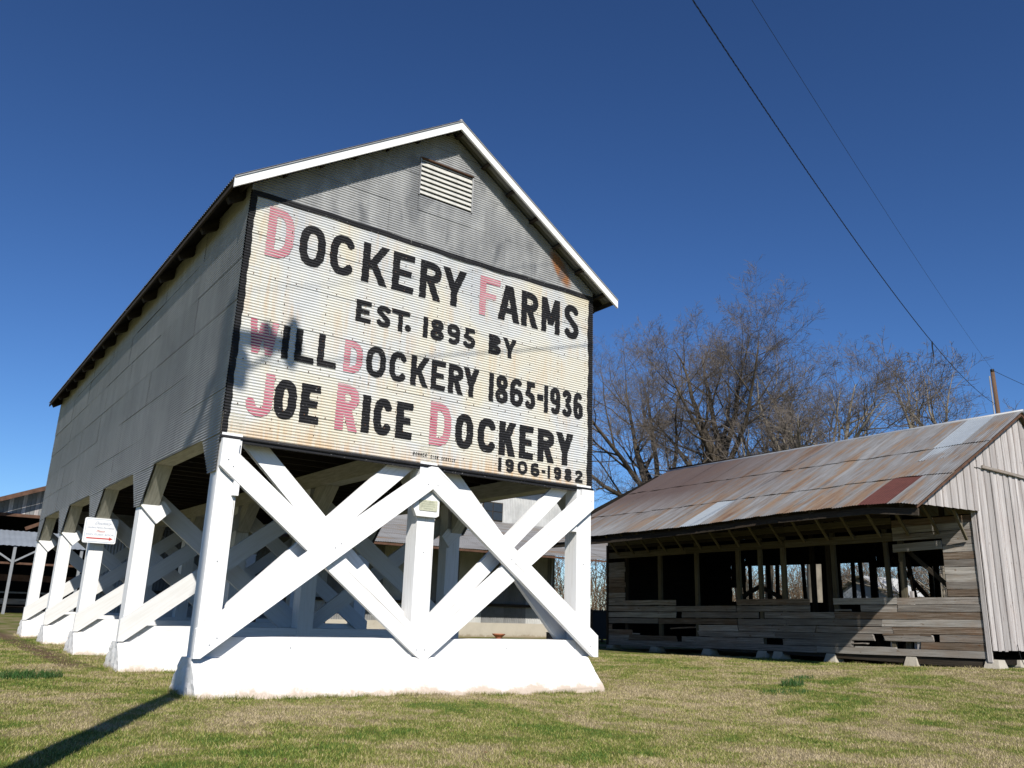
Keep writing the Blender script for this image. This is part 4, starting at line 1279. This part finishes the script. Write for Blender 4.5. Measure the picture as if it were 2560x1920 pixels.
tube('pipe', [(9.95, 19, .26), (9.95, 19, .62)], .07, M['rust'], cb, 10); tube('cap', [(9.95, 19, .62), (9.95, 19, .68)], .11, M['rust'], cb, 10)

# ================================================================== OPEN SHED FAR LEFT
sh = thing('open_shed', (2, 52, 0), 'open sided rusty roofed equipment shed far left beyond the seed house', 'shed')
SY = 52
def srz(x): return 7.38 + .40 * (x - 2.0)
for k in range(9):
    x = -11.5 + k * 2.6
    if x > 11: break
    rib_sheet('roof_sheet', (x, SY - 1.0, srz(x) if x < 9 else srz(9)), (x, SY + 14, srz(x)), (x + 2.62, SY - 1.0, srz(x + 2.62)), Vector((-.37, 0, .93)), .3, .02, M['tin'], sh, per=3, rows=2)
prism('rake_board', [(-11.5, srz(-11.5) - .30), (11.8, srz(11.8) - .30), (11.8, srz(11.8) - .02), (-11.5, srz(-11.5) - .02)], 'y', SY - 1.1, SY - 1.0, M['rust'], sh)
for k in range(44):
    x = 1.2 + k * .25
    prism('siding_board', [(x, 6.22), (x + .235, 6.22), (x + .235, srz(x + .235) - .12), (x, srz(x) - .12)], 'y', SY, SY + .04 + .03 * (k % 2), M['siding_dark'] if k % 3 else M['boards_pale'], sh)
box('header_beam', -10, 12, SY - .12, SY + .12, 6.02, 6.22, M['rust'], sh)
plank('knee_brace', (3.1, SY, 5.3), (4.6, SY, 6.05), .22, .12, (0, 0, 1), M['rust'], sh)
box('post', 1.15, 1.55, SY - .1, SY + .2, 0, 6.1, M['boards'], sh)
box('post', -6.3, -6.0, SY - .1, SY + .2, 0, 6.1, M['boards'], sh)
for k in range(5):
    x = -9 + k * 4.4
    rib_sheet('lean_to_sheet', (x, SY - 5, 3.95), (x + 4.4, SY - 5, 3.95), (x, SY - 1.8, 5.02), Vector((0, -.4, .92)), .3, .02, M['tin_blue'], sh, per=3, rows=1)
for k in range(4):
    x = -4.9 + k * 3.6
    box('post', x - .08, x + .08, SY - 4.9, SY - 4.74, 0, 3.9, M['steel'], sh)
    plank('brace', (x, SY - 4.82, 3.0), (x - 1.35, SY - 4.82, 3.85), .10, .08, (0, 0, 1), M['steel'], sh)
    plank('brace', (x, SY - 4.82, 3.0), (x + 1.35, SY - 4.82, 3.85), .10, .08, (0, 0, 1), M['steel'], sh)
box('tie_beam', -10, 12, SY - 4.7, SY - 4.6, 2.88, 3.0, M['rust'], sh)
box('rail_beam', -10, 12, SY - .05, SY + .15, 1.98, 2.38, M['rust'], sh)
box('platform_edge', -10, 1.95, SY - .3, SY + 1.0, 1.0, 1.35, M['siding_dark'], sh)
box('platform_edge', 1.95, 12, SY - .3, SY + 1.0, 1.22, 1.32, M['siding_dark'], sh)
box('platform_edge', -10, 12, SY - .2, SY + 1.0, .55, .88, M['boards'], sh)
for k in range(7): box('platform_leg', -9.7 + k * 2.9, -9.55 + k * 2.9, SY, SY + .15, 0, 1.2, M['boards'], sh)
prism('back_wall', [(-10, 0), (9, 0), (9, srz(9) - .15), (-10, srz(-10) - .15)], 'y', SY + 9.5, SY + 9.7, M['interior'], sh)
box('side_wall', 11.8, 12, SY, SY + 13.5, 0, 7.5, M['boards_dark'], sh)
box('side_wall', -10.2, -10, SY, SY + 13.5, 0, 3.0, M['boards_dark'], sh)
box('shed_floor', -10, 12, SY + .5, SY + 13.5, 0.0, .35, M['boards_dark'], sh)

# ================================================================== SMALL HOUSE seen through the barn
hs = thing('small_house', (62, 28, 0), 'small pale house with shiny tin roof, seen through the barn window opening', 'house')
HY = 28.2
prism('wall', [(HY - 2.0, 0), (HY + 2.0, 0), (HY + 2.0, 3.5), (HY, 4.65), (HY - 2.0, 3.5)], 'x', 60.3, 64.8, M['tin_blue'], hs)
for sg in (-1, 1):
    rib_sheet('roof', (59.9, HY + sg * 2.6, 3.3), (65.6, HY + sg * 2.6, 3.3), (59.9, HY, 4.82), Vector((0, sg * .5, .85)).normalized(), .3, .02, M['siding'], hs, per=4, rows=1)
    plank('rake_board', (59.88, HY + sg * 2.6, 3.24), (59.88, HY, 4.76), .16, .05, (0, 0, 1), M['boards_cream'], hs)
w_ = box('window', 60.25, 60.29, HY - .5, HY + .5, 1.2, 2.4, M['siding'], hs); box('pane', 60.22, 60.249, HY - .42, HY + .42, 1.28, 2.32, M['glass'], w_)

# ================================================================== POLES AND WIRES
pA = thing('utility_pole', (-3.53, -6.8, 0), 'tall wooden utility pole just left of the viewpoint, its long shadow crossing the grass', 'utility pole')
tube('pole', [(-3.53, -6.8, -.4), (-3.53, -6.8, 3), (-3.52, -6.79, 7), (-3.51, -6.78, 11.0)], [.15, .145, .13, .11], M['pole'], pA, 14)
cdir = Vector((1, .06, 0))
ca = Vector((-3.42, -6.95, 10.34))
plank('crossarm', ca - cdir * .95, ca + cdir * .95, .15, .12, (0, 0, 1), M['pole'], pA)
for s_ in (-1, 1): plank('arm_brace', (-3.51, -6.93, 9.6), tuple(ca + cdir * .72 * s_), .05, .02, (0, 0, 1), M['steel'], pA)
for s in (-.85, -.45, .45):
    q = ca + cdir * s
    lathe('insulator', q.x, q.y, [(.03, q.z + .07), (.07, q.z + .10), (.08, q.z + .20), (.04, q.z + .26)], M['glass'], pA, 10)
lathe('lightning_arrester', -2.60, -6.9, [(.06, 10.05), (.09, 10.12), (.09, 10.6), (.05, 10.72)], M['glass'], pA, 12)
lathe('transformer', -3.20, -6.72, [(.10, 9.52), (.12, 9.56), (.12, 9.92), (.10, 9.96), (.05, 10.02)], M['steel'], pA, 16)
plank('transformer_bracket', (-3.50, -6.78, 9.7), (-3.3, -6.74, 9.7), .1, .06, (0, 0, 1), M['steel'], pA)

pB = thing('utility_pole', (38.3, 6.95, 0), 'brown wooden utility pole rising behind the right end of the barn ridge', 'utility pole')
tube('pole', [(38.8, 7.0, 0), (38.65, 6.98, 5), (38.3, 6.93, 13.1)], [.13, .115, .09], M['pole'], pB, 12)
tube('pole_cap', [(38.30, 6.93, 13.1), (38.29, 6.93, 13.24)], .09, M['cable'], pB, 10)
tube('conduit', [(38.42, 7.10, 3.0), (38.20, 7.05, 12.9)], .035, M['steel'], pB, 8)

def wire_pts(a, b, sag, n=160, t0=0.0, t1=1.0):
    a, b = Vector(a), Vector(b); out = []
    for i in range(n + 1):
        t = t0 + (t1 - t0) * i / n
        p = a.lerp(b, t); p.z -= 4 * sag * t * (1 - t); out.append(p)
    return out
A1, B1p = (-3.5, -6.8, 9.8), (38.3, 7.02, 11.53)
base = wire_pts(A1, B1p, 1.3, 900)
vs, fs = [], []
for ph in (0, 2.1, 4.2):
    pts = []
    for i, p in enumerate(base):
        s = i / 900 * 44.0
        a = s * 2 * math.pi / .62 + ph
        pts.append(p + Vector((-.3 * math.cos(a), .95 * math.cos(a), math.sin(a))) * .0075)
    tube_geo(vs, fs, pts, [.0052] * len(pts), 4)
tag(obj('twisted_cable', vs, fs, M['cable'], None, True), 'thick black twisted overhead cable, the lower of the two, sagging to the far pole', 'cable')
A2, B2p = (-3.5, -6.8, 10.8), (38.3, 6.93, 13.24)
tag(tube('overhead_wire', wire_pts(A2, B2p, .42, 60), .0042, M['cable'], None, 5), 'thin straight overhead wire running above the twisted cable to the pole top', 'wire')
tag(tube('overhead_wire', wire_pts((38.3, 6.93, 13.2), (70, 6.0, 15.0), 1.0, 20), .012, M['cable'], None, 5), 'thin wire leaving the far pole top down to the right behind the barn ridge', 'wire')
tp = base[int(900 * .60)]
tube_pts = [tp + Vector((0, 0, 0)), tp + Vector((.02, .02, -.15)), tp + Vector((.06, .03, -.32)), tp + Vector((.09, .04, -.47)), tp + Vector((.12, .04, -.38)), tp + Vector((.08, .03, -.15)), tp + Vector((.05, .0, .02))]
tag(tube('cable_tail', tube_pts, .012, M['cable'], None, 5), 'short loose loop of cable hanging down from the twisted overhead cable', 'cable')

# ================================================================== BARE TREES
def grow(seed, base, height, trunk_h, r0, spread, limbs, levels=5, lean=(0, 0), dens=1.0, twr=.0054, up=.30, flat=1.0):
    rg = random.Random(seed)
    tv, tf = [], []          # trunk and limbs
    cv, cf = [], []          # twigs
    base = Vector(base)
    def bend_path(p, d, L, segs, wob, upt):
        pts = [p.copy()]; q = p.copy(); dd = d.normalized()
        for i in range(segs):
            dd = (dd + Vector((rg.gauss(0, wob), rg.gauss(0, wob), rg.gauss(0, wob) + upt / segs))).normalized()
            q = q + dd * (L / segs); pts.append(q.copy())
        return pts, dd
    tpts, d = bend_path(base, Vector((lean[0], lean[1], 1)), trunk_h, 6, .035, .05)
    rr = [r0 * (1.35 if i == 0 else 1.0 - .22 * i / 6) for i in range(7)]
    tube_geo(tv, tf, tpts, rr, 10)
    def branch(p, d, L, r, lev):
        segs = 7 if lev == 1 else 5 if lev == 2 else 3 if lev == 3 else 2 if lev == 4 else 1
        wob = (.10, .15, .19, .23, .28)[min(lev - 1, 4)]
        pts, dd = bend_path(p, d, L, segs, wob, up * (1.0 if lev < 3 else .25))
        rend = max(twr * .75, r * (.10 if lev == 1 else .18 if lev == 2 else .42))
        rads = [r + (rend - r) * i / segs for i in range(segs + 1)]
        if lev <= 2: tube_geo(tv, tf, pts, rads, 7 if lev == 1 else 5)
        else: tube_geo(cv, cf, pts, rads, 3, cap=False)
        if lev >= levels: return
        n = {1: 9, 2: 9, 3: 8, 4: 5}[lev]
        n = max(2, int(n * dens * rg.uniform(.8, 1.2)))
        for k in range(n):
            t = (.26 if lev == 1 else .14) + (.86) * (k + rg.random()) / n
            t = min(t, .99)
            i = min(segs - 1, int(t * segs)); f = t * segs - i
            q = pts[i].lerp(pts[i + 1], f)
            ax = (pts[i + 1] - pts[i]).normalized()
            side = ax.orthogonal().normalized()
            side.rotate(Matrix.Rotation(rg.uniform(0, 2 * math.pi), 3, ax))
            ang = math.radians(rg.uniform(28, 64))
            nd = ax * math.cos(ang) + side * math.sin(ang)
            nd.z = nd.z * (.8 if nd.z < 0 else 1) + .10
            rad_here = rads[i] + (rads[i + 1] - rads[i]) * f
            nl = L * rg.uniform(.36, .64) * (1.15 - .5 * t) * (1.0 if lev < 3 else 1.12)
            branch(q, nd, nl, max(twr, rad_here * rg.uniform(.45, .68)), lev + 1)
    top = tpts[-1]
    for k in range(limbs):
        a = 2 * math.pi * (k + rg.uniform(-.25, .25)) / limbs
        el = math.radians((20, 62, 38, 74, 28, 52, 44, 68, 34)[k % 9] + rg.uniform(-6, 6) if k else 84)
        nd = Vector((math.cos(a) * math.cos(el) * spread, math.sin(a) * math.cos(el) * spread, math.sin(el)))
        t = rg.uniform(.72, 1.0) if k > 1 else 1.0
        i = min(5, int(t * 6)); q = tpts[i].lerp(tpts[i + 1], t * 6 - i)
        L = (height - trunk_h) * rg.uniform(.78, 1.02) * (1.0 if el > .9 else 1.05)
        branch(q, nd, L, r0 * rg.uniform(.46, .66), 1)
    return tv, tf, cv, cf

def tree(name, seed, base, height, trunk_h, r0, spread, limbs, label, cat='tree', group=None, bark='bark', levels=5, **kw):
    t = thing(name, base, label, cat, group)
    tv, tf, cv, cf = grow(seed, base, height, trunk_h, r0, spread, limbs, levels, **kw)
    obj('trunk', tv, tf, M[bark], t, smooth=True)
    if cf: obj('crown', cv, cf, M['twig'], t)
    return t

GR = 'bare trees behind the barn'
tree('bare_tree', 12, (36, 20.6, 0), 18.6, 10.2, .40, 1.15, 9, 'tallest bare tree, its straight trunk forking just above the middle of the barn ridge', group=GR, dens=.95)
tree('bare_tree', 25, (35, 25.2, 0), 19.0, 8.0, .40, 1.4, 9, 'wide bare tree with low spreading limbs, beside the right edge of the seed house', group=GR, dens=.92, lean=(0, .05))
tree('bare_tree', 38, (38, 17.4, 0), 16.0, 6.8, .46, 1.35, 9, 'bare tree with a thick pale trunk showing through the barn window opening', group=GR, bark='bark_pale', dens=.95)
tree('bare_tree', 41, (46, 26.5, 0), 17.0, 9.0, .30, 1.0, 6, 'bare tree standing just left of and behind the tallest one', group=GR, dens=.6)
tree('slender_tree', 61, (46, 14.6, 0), 16.6, 11.4, .22, .62, 4, 'slender bare tree forking in a V above the barn ridge, between grove and pole', group='slender bare trees by the pole', bark='bark_pale', dens=.75, levels=4, twr=.011)
tree('slender_tree', 71, (46, 11.7, 0), 17.2, 11.4, .20, .70, 4, 'slender bare tree just left of the brown pole, with a sparse open crown', group='slender bare trees by the pole', bark='bark_pale', dens=.7, levels=4, twr=.010)
tree('slender_tree', 83, (52, 10.5, 0), 13.6, 9.5, .12, .5, 3, 'thin bare sapling whose tips show right beside the brown pole', group='slender bare trees by the pole', bark='bark_pale', dens=.6, levels=4, twr=.010)
tree('bare_tree', 97, (58, 20.0, 0), 11.0, 1.6, .34, 1.1, 7, 'bare tree behind the barn seen through its middle windows', group=GR, bark='bark_pale', dens=.8, levels=4, twr=.014)
tree('bare_tree', 101, (50, 38.5, 0), 12.5, 4.0, .30, 1.0, 7, 'bare tree beyond the warehouse, in the gap between seed house and barn', group=GR, dens=.9, levels=4, twr=.014)

def thicket():
    rg = random.Random(5)
    vs, fs = [], []
    def clump(x, y, h, n):
        for _ in range(n):
            p = Vector((x + rg.gauss(0, 1.3), y + rg.gauss(0, 1.3), -.05))
            d = Vector((rg.gauss(0, .16), rg.gauss(0, .16), 1)); H = h * rg.uniform(.5, 1.1)
            pts = [p]; q = p.copy()
            for i in range(4):
                d = (d + Vector((rg.gauss(0, .14), rg.gauss(0, .14), 0))).normalized(); q = q + d * H / 4; pts.append(q.copy())
            tube_geo(vs, fs, pts, [.05, .04, .03, .02, .01], 3, False)
            for k in range(11):
                t = rg.uniform(.2, .98) * 4; i = min(3, int(t)); s = pts[i].lerp(pts[i + 1], t - i)
                dd = Vector((rg.gauss(0, 1), rg.gauss(0, 1), rg.uniform(.2, 1.3))).normalized(); l = H * rg.uniform(.10, .28)
                m = s + dd * l * .5; e = m + (dd + Vector((rg.gauss(0, .4), rg.gauss(0, .4), .3))).normalized() * l * .6
                tube_geo(vs, fs, [s, m, e], [.02, .015, .008], 3, False)
    for k in range(110):
        t = k / 110
        x = 84 + rg.uniform(-6, 8); y = -12 + t * 92
        clump(x, y, rg.uniform(5.5, 9.5), 13)
    for k in range(46):
        clump(80 + rg.uniform(-5, 5), 26 + k * .45, rg.uniform(6.5, 9), 14)
    for k in range(16):
        clump(29 + rg.uniform(-2, 5), 27 + k * .8, rg.uniform(4, 6.5), 12)
    for k in range(30):
        clump(33 + k * 1.6 + rg.uniform(-1, 1), 43 + rg.uniform(-3, 5), rg.uniform(5, 9), 13)
    return vs, fs
vs, fs = thicket()
tag(obj('far_thicket', vs, fs, M['thicket'], None), 'brown leafless thicket far behind the buildings', 'thicket', kind='stuff')

# ================================================================== LAWN GRASS
def blades():
    rs = np.random.RandomState(4)
    # sample positions densely near the viewpoint, thinning out with distance
    N = 760000
    r = 4.2 + (26 - 4.2) * rs.rand(N) ** 1.35
    a = YAW + (rs.rand(N) - .5) * math.radians(84)
    x = CAM[0] + r * np.sin(a); y = CAM[1] + r * np.cos(a)
    # a fringe of longer uncut grass against the footings and piers
    fx_, fy_ = [], []
    for i in range(5):
        m = 5200 if i == 0 else 1500
        fx_.append(rs.uniform(-.15, W_ + .1, m)); fy_.append(B_ * i - .455 - np.abs(rs.normal(0, .018, m)))
        m = 900
        fx_.append(-.085 - np.abs(rs.normal(0, .02, m))); fy_.append(B_ * i + rs.uniform(-.45, .75, m))
    m = 3000
    fx_.append(X0 - .10 - np.abs(rs.normal(0, .04, m))); fy_.append(rs.uniform(YN - .1, YF, m))
    fx_ = np.concatenate(fx_); fy_ = np.concatenate(fy_)
    sel = np.sin(fx_ * 5.1) + np.sin(fx_ * 11.3 + fy_ * 7) + rs.normal(0, .8, len(fx_)) > -.3
    fx_, fy_ = fx_[sel], fy_[sel]; M_ = len(fx_)
    x = np.concatenate([x, fx_]); y = np.concatenate([y, fy_]); r = np.concatenate([r, np.full(M_, 9.0)]); N = N + M_
    fringe = np.zeros(N, bool); fringe[-M_:] = True
    # keep out of foundations
    keep = np.ones(N, bool)
    for i in range(5):
        yy = B_ * i
        keep &= ~((x > -.22) & (x < W_ + .1) & (y > yy - .42) & (y < yy + .75))
    keep &= ~((x > X0 - .05) & (y > YN))
    # thin over the bare earth run-off line
    dd = np.abs(x + .42)
    keep &= ~((dd < .26) & (y > 4.6) & (rs.rand(N) < .8))
    keep |= fringe
    x, y, r = x[keep], y[keep], r[keep]; fringe = fringe[keep]
    n = len(x)
    zz = np.empty(n)
    # bilinear lookup of the ground height
    gx_ = np.arange(-8, 32.1, .5); gy_ = np.arange(-14, 31.1, .5)
    H = np.array([[g_h(u, v) for u in gx_] for v in gy_])
    fx = np.clip((x + 8) / .5, 0, len(gx_) - 1.001); fy = np.clip((y + 14) / .5, 0, len(gy_) - 1.001)
    ix, iy = fx.astype(int), fy.astype(int); tx, ty = fx - ix, fy - iy
    zz = H[iy, ix] * (1 - tx) * (1 - ty) + H[iy, ix + 1] * tx * (1 - ty) + H[iy + 1, ix] * (1 - tx) * ty + H[iy + 1, ix + 1] * tx * ty
    zz += .008 * np.sin(x * 1.9 + y * .7) * np.sin(y * 1.3 - x * .4)
    h = rs.uniform(.009, .028, n) * (1 + .25 * (r > 12)); w = rs.uniform(.0017, .0032, n) * (1 + r * .06)
    h[fringe] = rs.uniform(.02, .075, fringe.sum())
    th = rs.uniform(0, 2 * np.pi, n); ph = rs.uniform(0, 2 * np.pi, n); ln = rs.uniform(.2, 1.3, n) * h
    V = np.empty((n, 3, 3), np.float32)
    V[:, 0] = np.stack([x - np.cos(th) * w, y - np.sin(th) * w, zz - .004], 1)
    V[:, 1] = np.stack([x + np.cos(th) * w, y + np.sin(th) * w, zz - .004], 1)
    V[:, 2] = np.stack([x + np.cos(ph) * ln, y + np.sin(ph) * ln, zz + h], 1)
    me = bpy.data.meshes.new('lawn_grass')
    me.vertices.add(n * 3); me.vertices.foreach_set('co', V.reshape(-1))
    me.loops.add(n * 3); me.loops.foreach_set('vertex_index', np.arange(n * 3, dtype=np.int32))
    me.polygons.add(n); me.polygons.foreach_set('loop_start', np.arange(0, n * 3, 3, dtype=np.int32))
    me.polygons.foreach_set('loop_total', np.full(n, 3, np.int32))
    at = me.attributes.new('tone', 'FLOAT', 'POINT')
    at.data.foreach_set('value', np.repeat(rs.rand(n), 3).astype(np.float32))
    me.materials.append(M['blades']); me.update(); me.validate()
    o = link('lawn_grass', me, Matrix.Identity(4))
    tag(o, 'short mixed green and straw coloured lawn grass around the buildings', 'grass', kind='stuff')
blades()

def tuft(x, y, r, n, h, label, mat='tall_grass', seed=1):
    rg = random.Random(seed); vs, fs = [], []
    for _ in range(n):
        a = rg.uniform(0, 6.283); d = r * rg.random() ** .5
        px, py = x + d * math.cos(a), y + d * math.sin(a) * .6; z = g_h(px, py)
        t = rg.uniform(0, 6.283); w = .004; hh = h * rg.uniform(.5, 1.1); l = hh * rg.uniform(.2, .8); p = rg.uniform(0, 6.283)
        b = len(vs)
        vs += [(px - w * math.cos(t), py - w * math.sin(t), z - .01), (px + w * math.cos(t), py + w * math.sin(t), z - .01),
               (px + .4 * l * math.cos(p) + w * .7 * math.cos(t), py + .4 * l * math.sin(p) + w * .7 * math.sin(t), z + hh * .65), (px + .4 * l * math.cos(p) - w * .7 * math.cos(t), py + .4 * l * math.sin(p) - w * .7 * math.sin(t), z + hh * .65),
               (px + l * math.cos(p), py + l * math.sin(p), z + hh)]
        fs += [(b, b + 1, b + 2, b + 3), (b + 3, b + 2, b + 4)]
    tag(obj('grass_tuft', vs, fs, M[mat], None), label, 'grass', kind='stuff')
tuft(-1.45, 2.9, .55, 900, .12, 'dark green clump of longer grass at the far left, beside the bare earth line', seed=2)
tuft(9.8, -1.25, .28, 240, .13, 'small dark green weed clump on the lawn between the white footing and the barn', seed=3)
tuft(11.2, -.5, .25, 160, .08, 'low green clump just behind the dark weed clump on the lawn', seed=4)
tuft(8.7, -1.9, .5, 260, .07, 'broad flat green clump in front of the dark weed clump on the lawn', seed=6)
def litter():
    rg = random.Random(8); vs, fs = [], []
    for _ in range(420):
        r = rg.uniform(4.5, 15); a = YAW + rg.uniform(-.62, .62)
        x = CAM[0] + r * math.sin(a); y = CAM[1] + r * math.cos(a)
        if 0 < x < 6.3 and y > -.5: continue
        z = g_h(x, y) + rg.uniform(.012, .03); s = rg.uniform(.008, .022); t = rg.uniform(0, 6.28)
        b = len(vs); c, n = math.cos(t) * s, math.sin(t) * s
        vs += [(x - c, y - n, z), (x + n * .5, y - c * .5, z + s * .4), (x + c, y + n, z + s * .2), (x - n * .5, y + c * .5, z + s * .1)]
        fs += [(b, b + 1, b + 2), (b, b + 2, b + 3)]
    tag(obj('leaf_litter', vs, fs, M['leaf'], None), 'scattered fallen brown leaves and bits lying in the lawn', 'leaves', kind='stuff')
M['leaf'] = mat_plain('dry_leaf', (0.16, 0.085, 0.045), 0.8, 0.2, 0.0, 0.5)
litter()
